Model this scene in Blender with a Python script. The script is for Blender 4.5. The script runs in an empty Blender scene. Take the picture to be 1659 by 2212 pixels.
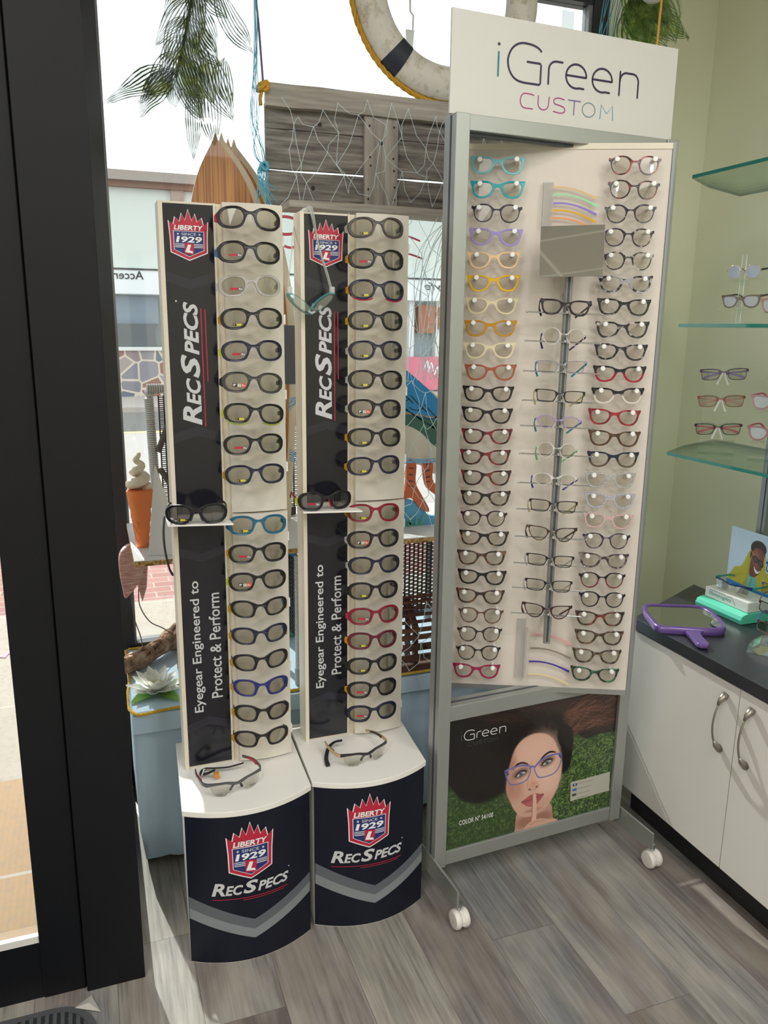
import bpy, bmesh, math, random
import numpy as np
from mathutils import Matrix, Vector
random.seed(7)
SC = bpy.context.scene
COL = SC.collection
PI = math.pi

# ------------------------------------------------------------------ camera
def look(pitch, roll, yaw):
    p, r, y = map(math.radians, (pitch, roll, yaw))
    fw = Vector((math.sin(y)*math.cos(p), math.cos(y)*math.cos(p), -math.sin(p)))
    rt = Vector((math.cos(y), -math.sin(y), 0))
    up = rt.cross(fw)
    return rt*math.cos(r)+up*math.sin(r), -rt*math.sin(r)+up*math.cos(r), fw
cam = bpy.data.objects.new('camera', bpy.data.cameras.new('camera'))
COL.objects.link(cam)
rt, up, fw = look(13.1, .68, 20.2)
cam.matrix_world = Matrix(((rt.x, up.x, -fw.x, 0), (rt.y, up.y, -fw.y, 0), (rt.z, up.z, -fw.z, 1.5), (0, 0, 0, 1)))
cam.data.sensor_fit = 'HORIZONTAL'; cam.data.sensor_width = 36
cam.data.lens = 36*1722/1659; cam.data.clip_start = .02; cam.data.clip_end = 200
SC.camera = cam

# ------------------------------------------------------------------ sky, sun, ceiling fill, exposure
W = bpy.data.worlds.new('world'); SC.world = W; W.use_nodes = True
bg = W.node_tree.nodes['Background']
bg.inputs[0].default_value = (.96, .985, 1.0, 1); bg.inputs[1].default_value = 1.5
SUN_EL = math.radians(41)
sun = bpy.data.lights.new('sun', 'SUN'); sun.energy = 8.0; sun.angle = .012; sun.color = (1, .95, .87)
so = bpy.data.objects.new('sun', sun); COL.objects.link(so)
sdir = Vector((.19*math.cos(SUN_EL), -.98*math.cos(SUN_EL), -math.sin(SUN_EL)))
so.rotation_euler = sdir.to_track_quat('-Z', 'Y').to_euler()
for nm, loc, sz, en in (('added_ceiling_fill', (-1.35, -1.0, 2.86), (1.9, 2.4), 42), ('added_ceiling_fill', (1.45, -1.2, 2.86), (1.2, 2.6), 38)):  # soft fill areas added to brighten the room, no lamps of its own
    L = bpy.data.lights.new(nm, 'AREA'); L.shape = 'RECTANGLE'; L.size, L.size_y = sz; L.energy = en; L.color = (.98, .99, 1)
    lo = bpy.data.objects.new(nm, L); lo.location = loc; COL.objects.link(lo)
SC.view_settings.view_transform = 'Standard'; SC.view_settings.look = 'None'
SC.view_settings.gamma = 1; SC.view_settings.use_curve_mapping = False
SC.view_settings.exposure = .46
SC.cycles.max_bounces = 10; SC.cycles.transparent_max_bounces = 40
SC.cycles.diffuse_bounces = 5; SC.cycles.glossy_bounces = 4
SC.cycles.sample_clamp_indirect = 6
SC.cycles.caustics_reflective = False; SC.cycles.caustics_refractive = False

# ------------------------------------------------------------------ materials
def lin(c):
    if isinstance(c, str):
        c = [int(c[i:i+2], 16)/255 for i in (0, 2, 4)]
    return tuple((x/12.92 if x <= .04045 else ((x+.055)/1.055)**2.4) for x in c)+(1,)
MATS = {}
def mat(name, c, rough=.5, metal=0, spec=.5, emit=0, coat=0):
    if name in MATS: return MATS[name]
    m = bpy.data.materials.new(name); m.use_nodes = True
    b = m.node_tree.nodes['Principled BSDF']
    b.inputs['Base Color'].default_value = lin(c)
    b.inputs['Roughness'].default_value = rough; b.inputs['Metallic'].default_value = metal
    b.inputs['Specular IOR Level'].default_value = spec
    b.inputs['Coat Weight'].default_value = coat
    if emit:
        b.inputs['Emission Color'].default_value = lin(c); b.inputs['Emission Strength'].default_value = emit
    MATS[name] = m
    return m
class NT:
    """tiny node helper"""
    def __init__(s, name):
        s.m = bpy.data.materials.new(name); s.m.use_nodes = True; s.t = s.m.node_tree
        s.b = s.t.nodes['Principled BSDF']; s.out = s.t.nodes['Material Output']; MATS[name] = s.m
    def n(s, typ, **kw):
        x = s.t.nodes.new(typ)
        ins = kw.pop('ins', {})
        for k, v in kw.items(): setattr(x, k, v)
        for k, v in ins.items(): s.put(x, k, v)
        return x
    def put(s, x, k, v):
        if isinstance(v, bpy.types.NodeSocket): s.t.links.new(v, x.inputs[k])
        else: x.inputs[k].default_value = v
    def math(s, op, a, b=0., c=0.):
        x = s.n('ShaderNodeMath', operation=op)
        s.put(x, 0, a); s.put(x, 1, b); s.put(x, 2, c)
        return x.outputs[0]
    def sep(s, v):
        x = s.n('ShaderNodeSeparateXYZ', ins={0: v}); return x.outputs
    def comb(s, a, b, c=0.):
        x = s.n('ShaderNodeCombineXYZ', ins={0: a, 1: b, 2: c}); return x.outputs[0]
    def coord(s, k='Object'):
        return s.n('ShaderNodeTexCoord').outputs[k]
    def pos(s): return s.n('ShaderNodeNewGeometry').outputs['Position']
    def noise(s, v, sc, det=3, rough=.5, k='Fac'):
        return s.n('ShaderNodeTexNoise', ins={'Vector': v, 'Scale': sc, 'Detail': det, 'Roughness': rough}).outputs[k]
    def scale(s, v, xyz):
        return s.n('ShaderNodeVectorMath', operation='MULTIPLY', ins={0: v, 1: xyz}).outputs[0]
    def ramp(s, f, stops, interp='LINEAR'):
        x = s.n('ShaderNodeValToRGB', ins={0: f}); cr = x.color_ramp; cr.interpolation = interp
        while len(cr.elements) < len(stops): cr.elements.new(.5)
        for e, (p, c) in zip(cr.elements, stops): e.position = p; e.color = lin(c)
        return x.outputs[0]
    def mix(s, f, a, b, mode='MIX'):
        x = s.n('ShaderNodeMix', data_type='RGBA', blend_type=mode)
        s.put(x, 0, f); s.put(x, 6, lin(a) if isinstance(a, str) else a); s.put(x, 7, lin(b) if isinstance(b, str) else b)
        return x.outputs[2]
    def bump(s, h, strength=.3, dist=.002):
        x = s.n('ShaderNodeBump', ins={'Height': h, 'Strength': strength, 'Distance': dist})
        s.t.links.new(x.outputs[0], s.b.inputs['Normal'])
    def base(s, c, rough=.5, **kw):
        s.put(s.b, 'Base Color', lin(c) if isinstance(c, str) else c); s.put(s.b, 'Roughness', rough)
        for k, v in kw.items(): s.put(s.b, k.replace('_', ' '), v)
        return s.m
def clear(name, tint='ffffff', gloss=.08, rough=.02, fac=None):
    """clear sheet: see-through tint with a fresnel-like gloss"""
    if name in MATS: return MATS[name]
    q = NT(name); q.t.nodes.remove(q.b)
    t = q.n('ShaderNodeBsdfTransparent', ins={0: lin(tint)})
    g = q.n('ShaderNodeBsdfGlossy', ins={0: (1, 1, 1, 1), 'Roughness': rough})
    f = q.n('ShaderNodeLayerWeight', ins={0: .35}).outputs['Fresnel']
    f = q.math('MULTIPLY_ADD', f, .6, gloss)
    f = q.n('ShaderNodeClamp', ins={0: f}).outputs[0]
    x = q.n('ShaderNodeMixShader', ins={0: f}); q.t.links.new(t.outputs[0], x.inputs[1]); q.t.links.new(g.outputs[0], x.inputs[2])
    q.t.links.new(x.outputs[0], q.out.inputs[0])
    return q.m
def veil(name, c, alpha, rough=.4):
    """thin coloured plastic that lets part of the light through"""
    if name in MATS: return MATS[name]
    q = NT(name); q.base(c, rough); q.b.inputs['Alpha'].default_value = alpha
    return q.m

# ------------------------------------------------------------------ mesh helpers (world coordinates)
def wmat(o):
    M = Matrix.LocRotScale(o.location, o.rotation_euler, o.scale)
    return wmat(o.parent) @ M if o.parent else M
class MB:
    def __init__(s): s.v = []; s.f = []; s.mi = []; s.cur = 0
    def add(s, vs, fs):
        k = len(s.v); s.v += [tuple(v) for v in vs]; s.f += [tuple(i+k for i in f) for f in fs]; s.mi += [s.cur]*len(fs)
        return s
    def box(s, a, b):
        x0, y0, z0 = a; x1, y1, z1 = b
        return s.add([(x0,y0,z0),(x1,y0,z0),(x1,y1,z0),(x0,y1,z0),(x0,y0,z1),(x1,y0,z1),(x1,y1,z1),(x0,y1,z1)],
                     [(0,3,2,1),(4,5,6,7),(0,1,5,4),(1,2,6,5),(2,3,7,6),(3,0,4,7)])
    def obox(s, o, ux, uy, uz):
        """box from corner o along three edge vectors"""
        o, ux, uy, uz = map(Vector, (o, ux, uy, uz))
        P = [o, o+ux, o+ux+uy, o+uy]; P += [p+uz for p in P]
        return s.add(P, [(0,3,2,1),(4,5,6,7),(0,1,5,4),(1,2,6,5),(2,3,7,6),(3,0,4,7)])
    def prism(s, pts, ex):
        """polygon of 3D points pushed along ex"""
        ex = Vector(ex); P = [Vector(p) for p in pts]; n = len(P)
        return s.add(P+[p+ex for p in P], [tuple(range(n))[::-1], tuple(range(n, 2*n))]+[(i, (i+1) % n, n+(i+1) % n, n+i) for i in range(n)])
    def vprism(s, xy, z0, z1):
        return s.prism([(x, y, z0) for x, y in xy], (0, 0, z1-z0))
    def tube(s, pts, r, k=6, closed=False, flat=None):
        P = [Vector(p) for p in pts]; n = len(P); vs = []; fs = []
        rr = r if isinstance(r, (list, tuple)) else [r]*n
        ref = None
        for i, p in enumerate(P):
            if closed: t = P[(i+1) % n]-P[i-1]
            else: t = P[min(i+1, n-1)]-P[max(i-1, 0)]
            if t.length < 1e-9: t = Vector((0, 0, 1))
            t.normalize()
            if ref is None:
                ref = Vector((0, 0, 1)) if abs(t.z) < .9 else Vector((1, 0, 0))
            a = ref - t*ref.dot(t)
            if a.length < 1e-6: a = t.orthogonal()
            a.normalize(); b = t.cross(a); ref = a
            for j in range(k):
                an = 2*PI*(j+.5)/k; ca, sa = math.cos(an), math.sin(an)
                if flat: ca *= flat[0]; sa *= flat[1]
                vs.append(p+(a*ca+b*sa)*rr[i])
        m = n if closed else n-1
        for i in range(m):
            for j in range(k):
                q = (i+1) % n
                fs.append((i*k+j, i*k+(j+1) % k, q*k+(j+1) % k, q*k+j))
        if not closed: fs += [tuple(range(k))[::-1], tuple((n-1)*k+j for j in range(k))]
        return s.add(vs, fs)
    def lathe(s, c, prof, k=24, axis=(0, 0, 1)):
        """prof = (radius, height) along axis from c"""
        ax = Vector(axis).normalized(); a = ax.orthogonal().normalized(); b = ax.cross(a); c = Vector(c); vs = []; fs = []
        for r, h in prof:
            for j in range(k):
                an = 2*PI*j/k; vs.append(c+ax*h+(a*math.cos(an)+b*math.sin(an))*r)
        for i in range(len(prof)-1):
            for j in range(k): fs.append((i*k+j, i*k+(j+1) % k, (i+1)*k+(j+1) % k, (i+1)*k+j))
        fs += [tuple(range(k))[::-1], tuple((len(prof)-1)*k+j for j in range(k))]
        return s.add(vs, fs)
    def sphere(s, c, r, k=10, sc=(1, 1, 1)):
        c = Vector(c); vs = [c+Vector((0, 0, -r*sc[2]))]; fs = []
        for i in range(1, k):
            t = -PI/2+PI*i/k
            for j in range(2*k):
                an = PI*j/k; vs.append(c+Vector((math.cos(t)*math.cos(an)*r*sc[0], math.cos(t)*math.sin(an)*r*sc[1], math.sin(t)*r*sc[2])))
        vs.append(c+Vector((0, 0, r*sc[2]))); K = 2*k; last = len(vs)-1
        for j in range(K): fs.append((0, 1+(j+1) % K, 1+j)); fs.append((last, last-K+j, last-K+(j+1) % K))
        for i in range(k-2):
            for j in range(K): fs.append((1+i*K+j, 1+i*K+(j+1) % K, 1+(i+1)*K+(j+1) % K, 1+(i+1)*K+j))
        return s.add(vs, fs)
    def build(s, name, mats, parent=None, smooth=False, bevel=0, local=False):
        me = bpy.data.meshes.new(name)
        V_ = [Vector(v) for v in s.v]
        o = bpy.data.objects.new(name, me)
        if parent is not None:
            o.parent = parent
            if not local:
                inv = wmat(parent).inverted(); V_ = [inv @ v for v in V_]
        elif not local:
            xs = [v.x for v in V_]; ys = [v.y for v in V_]; zs = [v.z for v in V_]
            c = Vector(((min(xs)+max(xs))/2, (min(ys)+max(ys))/2, min(zs))); o.location = c; V_ = [v-c for v in V_]
        me.from_pydata([tuple(v) for v in V_], [], s.f)
        for m in (mats if isinstance(mats, (list, tuple)) else [mats]): me.materials.append(m)
        me.polygons.foreach_set('material_index', s.mi)
        if smooth: me.polygons.foreach_set('use_smooth', [True]*len(me.polygons))
        me.validate(); me.update(); COL.objects.link(o)
        bm = bmesh.new(); bm.from_mesh(me); bmesh.ops.recalc_face_normals(bm, faces=bm.faces); bm.to_mesh(me); bm.free()
        if smooth == 'auto': autosmooth(me)
        if bevel:
            b = o.modifiers.new('bevel', 'BEVEL'); b.width = bevel; b.segments = 2; b.limit_method = 'ANGLE'; b.angle_limit = .7
        return o
def autosmooth(me, ang=40):
    bm = bmesh.new(); bm.from_mesh(me)
    for e in bm.edges:
        if len(e.link_faces) == 2 and e.calc_face_angle(0) > math.radians(ang): e.smooth = False
    for f in bm.faces: f.smooth = True
    bm.to_mesh(me); bm.free()
def empty(name, loc=(0, 0, 0), rz=0):
    o = bpy.data.objects.new(name, None); o.location = loc; o.rotation_euler = (0, 0, rz); o.empty_display_size = .02; COL.objects.link(o); return o
def tag(o, label=None, cat=None, group=None, kind=None):
    if label: o['label'] = label
    if cat: o['category'] = cat
    if group: o['group'] = group
    if kind: o['kind'] = kind
    return o
def obj(name, me, parent=None, m=None, loc=(0, 0, 0), rot=(0, 0, 0)):
    o = bpy.data.objects.new(name, me); COL.objects.link(o); o.parent = parent; o.location = loc; o.rotation_euler = rot
    if m is not None:
        if not me.materials: me.materials.append(None)
        o.material_slots[0].link = 'OBJECT'; o.material_slots[0].material = m
    return o
def struct(o, ): o['kind'] = 'structure'; return o
def bx(name, a, b, m, parent=None, bevel=0): return MB().box(a, b).build(name, m, parent, bevel=bevel)

# ------------------------------------------------------------------ 2D outlines -> meshes
def smooth_loop(P, n=5):
    out = []; k = len(P)
    for i in range(k):
        p0, p1, p2, p3 = (P[(i+j-1) % k] for j in range(4))
        for t in range(n):
            t /= n
            out.append(tuple(.5*((2*p1[a])+(-p0[a]+p2[a])*t+(2*p0[a]-5*p1[a]+4*p2[a]-p3[a])*t*t+(-p0[a]+3*p1[a]-3*p2[a]+p3[a])*t**3) for a in (0, 1)))
    return out
def smooth_line(P, n=6):
    Q = [P[0]]+list(P)+[P[-1]]; out = []
    for i in range(1, len(Q)-2):
        p0, p1, p2, p3 = Q[i-1:i+3]
        for t in range(n):
            t /= n
            out.append(tuple(.5*((2*p1[a])+(-p0[a]+p2[a])*t+(2*p0[a]-5*p1[a]+4*p2[a]-p3[a])*t*t+(-p0[a]+3*p1[a]-3*p2[a]+p3[a])*t**3) for a in range(len(p1))))
    out.append(tuple(P[-1])); return out
def eval_curve(cu):
    o = bpy.data.objects.new('tmp', cu); COL.objects.link(o)
    dg = bpy.context.evaluated_depsgraph_get(); dg.update()
    me = bpy.data.meshes.new_from_object(o.evaluated_get(dg))
    bpy.data.objects.remove(o); bpy.data.curves.remove(cu)
    me.materials.clear()
    return me
def plate(name, loops, ext, bev=0, grow=0):
    """closed 2D loops (holes by nesting) -> solid plate in the XY plane"""
    cu = bpy.data.curves.new(name, 'CURVE'); cu.dimensions = '2D'; cu.fill_mode = 'BOTH'
    cu.extrude = max(ext/2-bev, 0); cu.bevel_depth = bev; cu.bevel_resolution = 1
    cu.offset = grow-bev
    for L in loops:
        sp = cu.splines.new('POLY'); sp.points.add(len(L)-1); sp.use_cyclic_u = True
        sp.points.foreach_set('co', [c for p in L for c in (p[0], p[1], 0, 1)])
    me = eval_curve(cu); me.name = name
    return me
TXT = {}
def text_mesh(s, bold=0, shear=0, sp=1.0):
    """flat text, unit cap height about .7; returns (verts2d, faces)"""
    key = (s, bold, shear, sp)
    if key in TXT: return TXT[key]
    cu = bpy.data.curves.new('text', 'FONT'); cu.body = s; cu.size = 1; cu.offset = bold; cu.shear = shear; cu.space_character = sp
    cu.resolution_u = 3; cu.fill_mode = 'FRONT' if hasattr(cu, 'fill_mode') else cu.fill_mode
    me = eval_curve(cu)
    r = ([(v.co.x, v.co.y) for v in me.vertices], [tuple(p.vertices) for p in me.polygons])
    bpy.data.meshes.remove(me); TXT[key] = r
    return r
class Decal:
    """flat coloured shapes laid one above another in (u, v); mapped on a surface by fn(u, v, lift)"""
    def __init__(s): s.L = []
    def poly(s, pts, m, layer=0):
        s.L.append((list(pts), [tuple(range(len(pts)))], m, layer)); return s
    def line(s, pts, w, m, layer=0):
        """round-ended stroke"""
        P = [Vector((p[0], p[1])) for p in pts]; vs = []; fs = []
        n = len(P)
        for i, p in enumerate(P):
            t = (P[min(i+1, n-1)]-P[max(i-1, 0)]).normalized(); nn = Vector((-t.y, t.x))*w/2
            vs += [tuple(p+nn), tuple(p-nn)]
        fs = [(2*i, 2*i+1, 2*i+3, 2*i+2) for i in range(n-1)]
        for e, i in ((0, 0), (1, n-1)):
            t = (P[1]-P[0]).normalized()*-1 if e == 0 else (P[-1]-P[-2]).normalized()
            a0 = math.atan2(t.y, t.x); k = len(vs)
            vs += [(P[i].x+math.cos(a0+a)*w/2, P[i].y+math.sin(a0+a)*w/2) for a in np.linspace(-PI/2, PI/2, 6)]
            fs.append(tuple(range(k, k+6)))
        s.L.append((vs, fs, m, layer)); return s
    def text(s, body, x0, y0, x1, y1, m, layer=0, bold=0, shear=0, sp=1.0, rot=0):
        """text fitted into the box; rot=90 reads bottom to top"""
        V_, F = text_mesh(body, bold, shear, sp)
        ax = min(v[0] for v in V_); bx_ = max(v[0] for v in V_); ay = min(v[1] for v in V_); by = max(v[1] for v in V_)
        o = []
        for x, y in V_:
            a = (x-ax)/(bx_-ax); b = (y-ay)/(by-ay)
            o.append((x0+(x1-x0)*a, y0+(y1-y0)*b) if not rot else (x1-(x1-x0)*b, y0+(y1-y0)*a))
        s.L.append((o, F, m, layer)); return s
    def xf(s, sx, sy, dx, dy):
        d = Decal(); d.L = [([(x*sx+dx, y*sy+dy) for x, y in v], f, m, l) for v, f, m, l in s.L]; return d
    def __add__(s, o): d = Decal(); d.L = s.L+o.L; return d
    def build(s, name, fn, parent=None, cut=0, lift=.0004, base=.0004):
        bm = bmesh.new(); mats = []
        for vs, fs, m, layer in s.L:
            if m not in mats: mats.append(m)
            k = mats.index(m)
            V_ = [bm.verts.new((x, y, base+layer*lift)) for x, y in vs]
            for f in fs:
                try:
                    q = bm.faces.new([V_[i] for i in f]); q.material_index = k
                except ValueError: pass
        bmesh.ops.triangulate(bm, faces=[f for f in bm.faces if len(f.verts) > 4])
        if cut:
            xs = [v.co.x for v in bm.verts]; x = math.floor(min(xs)/cut)*cut+cut
            while x < max(xs):
                bmesh.ops.bisect_plane(bm, geom=bm.verts[:]+bm.edges[:]+bm.faces[:], plane_co=(x, 0, 0), plane_no=(1, 0, 0)); x += cut
        for v in bm.verts: v.co = Vector(fn(v.co.x, v.co.y, v.co.z))
        me = bpy.data.meshes.new(name); bm.to_mesh(me); bm.free()
        o = bpy.data.objects.new(name, me); COL.objects.link(o)
        for m in mats: me.materials.append(m)
        if parent is not None:
            o.parent = parent; me.transform(wmat(parent).inverted())
        return o
def arc(cx, cy, rx, ry, a0, a1, n=14):
    return [(cx+rx*math.cos(math.radians(a0+(a1-a0)*i/(n-1))), cy+ry*math.sin(math.radians(a0+(a1-a0)*i/(n-1)))) for i in range(n)]

# ------------------------------------------------------------------ shared materials
def m_floor():
    q = NT('vinyl planks'); P = q.pos(); x, y, z = q.sep(P)[:3]
    c = q.math('FLOOR', q.math('DIVIDE', q.math('SUBTRACT', x, .146), .178))
    yy = q.math('ADD', q.math('SUBTRACT', y, 1.505), q.math('MULTIPLY', q.math('SUBTRACT', c, 4.), .299))
    r = q.math('FLOOR', q.math('DIVIDE', yy, 1.22))
    wn = q.n('ShaderNodeTexWhiteNoise', noise_dimensions='3D', ins={0: q.comb(c, r, 3.7)})
    off = q.scale(wn.outputs['Color'], (9, 9, 9))
    v = q.n('ShaderNodeVectorMath', operation='ADD', ins={0: P, 1: off}).outputs[0]
    big = q.noise(q.scale(v, (5, 1.1, 1)), 1.6, 3)
    grain = q.noise(q.scale(v, (70, 3.0, 1)), 1.5, 6, .65)
    cloud = q.noise(q.scale(v, (8, 3, 1)), 1.5, 3)
    col = q.ramp(wn.outputs['Value'], [(0, '6d6763'), (.25, '8b8a89'), (.5, 'a09c93'), (.75, '828386'), (1, 'b3ab9e')])
    col = q.mix(q.ramp(grain, [(.35, '000000'), (.75, 'ffffff')]), col, q.mix(.75, col, '3c3834'))
    col = q.mix(q.ramp(cloud, [(.4, '000000'), (.7, 'ffffff')]), col, q.mix(.5, col, 'b5ada0'))
    col = q.mix(q.ramp(big, [(.48, '000000'), (.62, 'ffffff')]), col, q.mix(.35, col, '6a5548'))
    vor = q.n('ShaderNodeTexVoronoi', ins={'Vector': q.scale(v, (1.0, .8, 1)), 'Scale': 2.6}).outputs[0]
    col = q.mix(q.ramp(vor, [(.0, 'ffffff'), (.035, '000000')]), col, '3a3430')
    fx = q.math('FRACT', q.math('DIVIDE', q.math('SUBTRACT', x, .146), .178))
    fy = q.math('FRACT', q.math('DIVIDE', yy, 1.22))
    e = q.math('MINIMUM', q.math('MINIMUM', fx, q.math('SUBTRACT', 1., fx)), q.math('MULTIPLY', q.math('MINIMUM', fy, q.math('SUBTRACT', 1., fy)), 7.))
    seam = q.math('LESS_THAN', e, .0035)
    col = q.mix(seam, col, '55504b')
    q.base(col, q.math('MULTIPLY_ADD', grain, .25, .33), Specular_IOR_Level=.45)
    q.bump(q.math('SUBTRACT', grain, seam), .18, .002)
    return q.m
def m_wood(name, a, b, c, sx=(3, 40, 40), sc=1.0, rough=.7):
    q = NT(name); P = q.coord('Object')
    n1 = q.noise(q.scale(P, sx), sc*2, 6, .6); n2 = q.noise(q.scale(P, tuple(t*.3 for t in sx)), sc*2, 2)
    col = q.ramp(n1, [(.3, a), (.5, b), (.72, c)]); col = q.mix(q.math('MULTIPLY', n2, .5), col, a)
    q.base(col, rough); q.bump(n1, .4, .003); return q.m
def m_wall(name, c):
    q = NT(name); n = q.noise(q.pos(), 2.2, 3)
    q.base(q.mix(q.math('MULTIPLY', n, .12), c, 'b9bc92'), .6, Specular_IOR_Level=.3)
    q.bump(q.noise(q.pos(), 260, 2), .06, .001); return q.m
GREEN = m_wall('sage green paint', 'dfe2c8')
BEIGE = m_wall('cream paint', 'd9d3c4')
BLACK = mat('black anodised frame', '090b11', .5, spec=.3)
SILVER = mat('satin aluminium', 'a3a6a3', .38, .55)
SILVERD = mat('aluminium groove', '4a5058', .4, .3)
WHITE = mat('white laminate', 'e6e4de', .35)
CREAM = mat('cream plastic', 'ded6c4', .4)
NAVY = mat('navy graphic print', '0a0f1f', .42, spec=.35)
DARK = mat('charcoal graphic print', '14151f', .18, coat=.25)
RED = mat('crest red print', 'b3203c', .5); BLUE = mat('crest blue print', '1f2d6b', .5)
LET = mat('silver lettering', 'c6c7ca', .45); WHT = mat('white print', 'e9e9ea', .5)
GREY1 = mat('chevron grey', '5c6168', .5); GREY2 = mat('chevron light grey', '7f8589', .5)
DK1 = mat('chevron dark', '23242f', .2, coat=.25)
REDL = mat('red line print', 'a8283f', .5)
GLASS = clear('window glass', 'f6fafa', .02)
LENS = clear('demo lens', 'f3f2ef', -.005)
LENSG = clear('sports lens', 'dddbd4', .02)
ACRY = clear('clear acrylic', 'f4f8f6', .05, .03)
PINW = mat('white peg', 'efeeec', .3)
CHROME = mat('polished steel', 'c4c8cc', .18, 1)

# ------------------------------------------------------------------ room
fl = MB().vprism([(-2.6, -3.2), (2.3, -3.2), (2.3, 2.62), (0, 2.62), (0, 1.74), (-2.6, 1.74)], -.06, 0).build('floor', m_floor()); struct(fl)
def m_ceiling():
    q = NT('ceiling tiles'); x, y, z = q.sep(q.pos())[:3]
    f = [q.math('FRACT', q.math('DIVIDE', t, .61)) for t in (x, y)]
    g = q.math('LESS_THAN', q.math('MINIMUM', f[0], f[1]), .04)
    q.base(q.mix(g, 'd6d3d0', 'ffffff'), .8); return q.m
ceil = bx('ceiling', (-2.6, -3.2, 2.9), (2.3, 2.66, 2.96), m_ceiling()); struct(ceil)
struct(bx('wall_back', (-2.6, -3.26, 0), (2.3, -3.2, 2.9), BEIGE))
struct(bx('wall_left', (-2.66, -3.26, 0), (-2.6, 1.76, 2.9), BEIGE))
struct(bx('wall_right', (2.18, -3.2, 0), (2.3, 2.66, 2.9), GREEN))
w = MB().box((1.705, 2.56, 0), (2.18, 2.66, 2.9)).build('wall_front', GREEN); struct(w)
struct(bx('wall_above_window', (-.02, 2.54, 2.6), (1.705, 2.6, 2.9), BEIGE))
struct(bx('wall_above_door', (-2.6, 1.69, 2.35), (.0, 1.76, 2.9), BLACK))

# shop front: door, jamb, display window
dr = empty('door_1', (-.6, 1.71, 0)); struct(dr)
MB().box((-.19, 1.685, 0), (-.10, 1.73, 2.35)).build('door_stile', BLACK, dr, bevel=.003)
MB().box((-1.12, 1.685, 0), (-1.03, 1.73, 2.35)).build('door_stile', BLACK, dr)
MB().box((-1.03, 1.69, .0), (-.19, 1.725, .145)).build('door_rail', BLACK, dr)
MB().box((-1.03, 1.703, .145), (-.19, 1.709, 2.35)).build('door_glass', GLASS, dr)
MB().box((-1.03, 1.69, .145), (-.19, 1.703, .162)).build('glazing_bead', mat('pale bead', 'd8d6d2', .5), dr)
struct(MB().box((-.098, 1.672, 0), (.03, 1.74, 2.35)).box((-.102, 1.69, 0), (-.098, 1.73, 2.35)).build('trim_1', BLACK, bevel=.002))
struct(bx('wall_front_left', (-2.6, 1.69, 0), (-1.13, 1.76, 2.35), BEIGE))
wn = empty('window_1', (.8, 2.55, .4)); struct(wn)
FR = mat('dark window frame', '2a2d33', .35); FRL = mat('frame bead', '8a8f94', .4)
MB().box((.03, 2.52, .0), (.082, 2.58, 2.6)).build('window_frame', FR, wn, bevel=.002)
MB().box((.082, 2.53, .0), (.088, 2.57, 2.6)).build('window_bead', FRL, wn)
MB().box((1.645, 2.52, 0), (1.705, 2.58, 2.6)).build('window_frame', FR, wn, bevel=.002)
MB().box((1.632, 2.53, 0), (1.645, 2.57, 2.6)).build('window_bead', FRL, wn)
MB().box((.088, 2.52, .42), (1.64, 2.58, .50)).build('window_frame', FR, wn, bevel=.002)
MB().box((.088, 2.52, 2.54), (1.64, 2.58, 2.6)).build('window_frame', FR, wn)
MB().box((.088, 2.547, .5), (1.632, 2.553, 2.54)).build('window_glass', GLASS, wn)
struct(bx('wall_under_window', (.03, 2.54, -.12), (1.705, 2.6, .42), BEIGE))
w2 = empty('window_2', (.01, 2.1, 0)); struct(w2)
MB().box((-.004, 1.74, 0), (.03, 2.58, .09)).build('window_frame', mat('grey sill', '77777a', .5), w2)
MB().box((.0, 1.74, 2.3), (.03, 2.58, 2.6)).build('window_frame', FR, w2)
MB().box((.012, 1.74, .09), (.018, 2.52, 2.3)).build('window_glass', GLASS, w2)

# ceiling lights
SPOT = ['above the tilted white board', 'in front of the silver stand', 'in front of the door', 'left rear of the shop', 'middle of the shop', 'rear middle of the shop', 'rear by the green wall']
for k, (x, y) in enumerate([(1.35, .55), (.55, .2), (-.4, .6), (-1.4, -.6), (.9, -1.0), (-.4, -2.0), (1.5, -2.1)]):
    t = empty('ceiling_light', (x, y, 2.9))
    tag(t, 'round recessed ceiling downlight '+SPOT[k], 'ceiling light', 'recessed ceiling lights')
    MB().lathe((x, y, 2.885), [(.085, 0), (.105, 0), (.105, .02), (.085, .02)], 28).build('trim_ring', mat('lamp trim', 'e8e6e2', .4), t, smooth='auto')
    MB().lathe((x, y, 2.889), [(.001, 0), (.085, 0), (.085, .004), (.001, .004)], 28).build('lamp_lens', mat('lamp glow', 'fff1d8', .5, emit=14), t)
    L = bpy.data.lights.new('downlight', 'AREA'); L.shape = 'DISK'; L.size = .16; L.energy = 5; L.color = (1, .96, .91)
    lo = bpy.data.objects.new('downlight_lamp', L); lo.location = (x, y, 2.88); COL.objects.link(lo)

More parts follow.
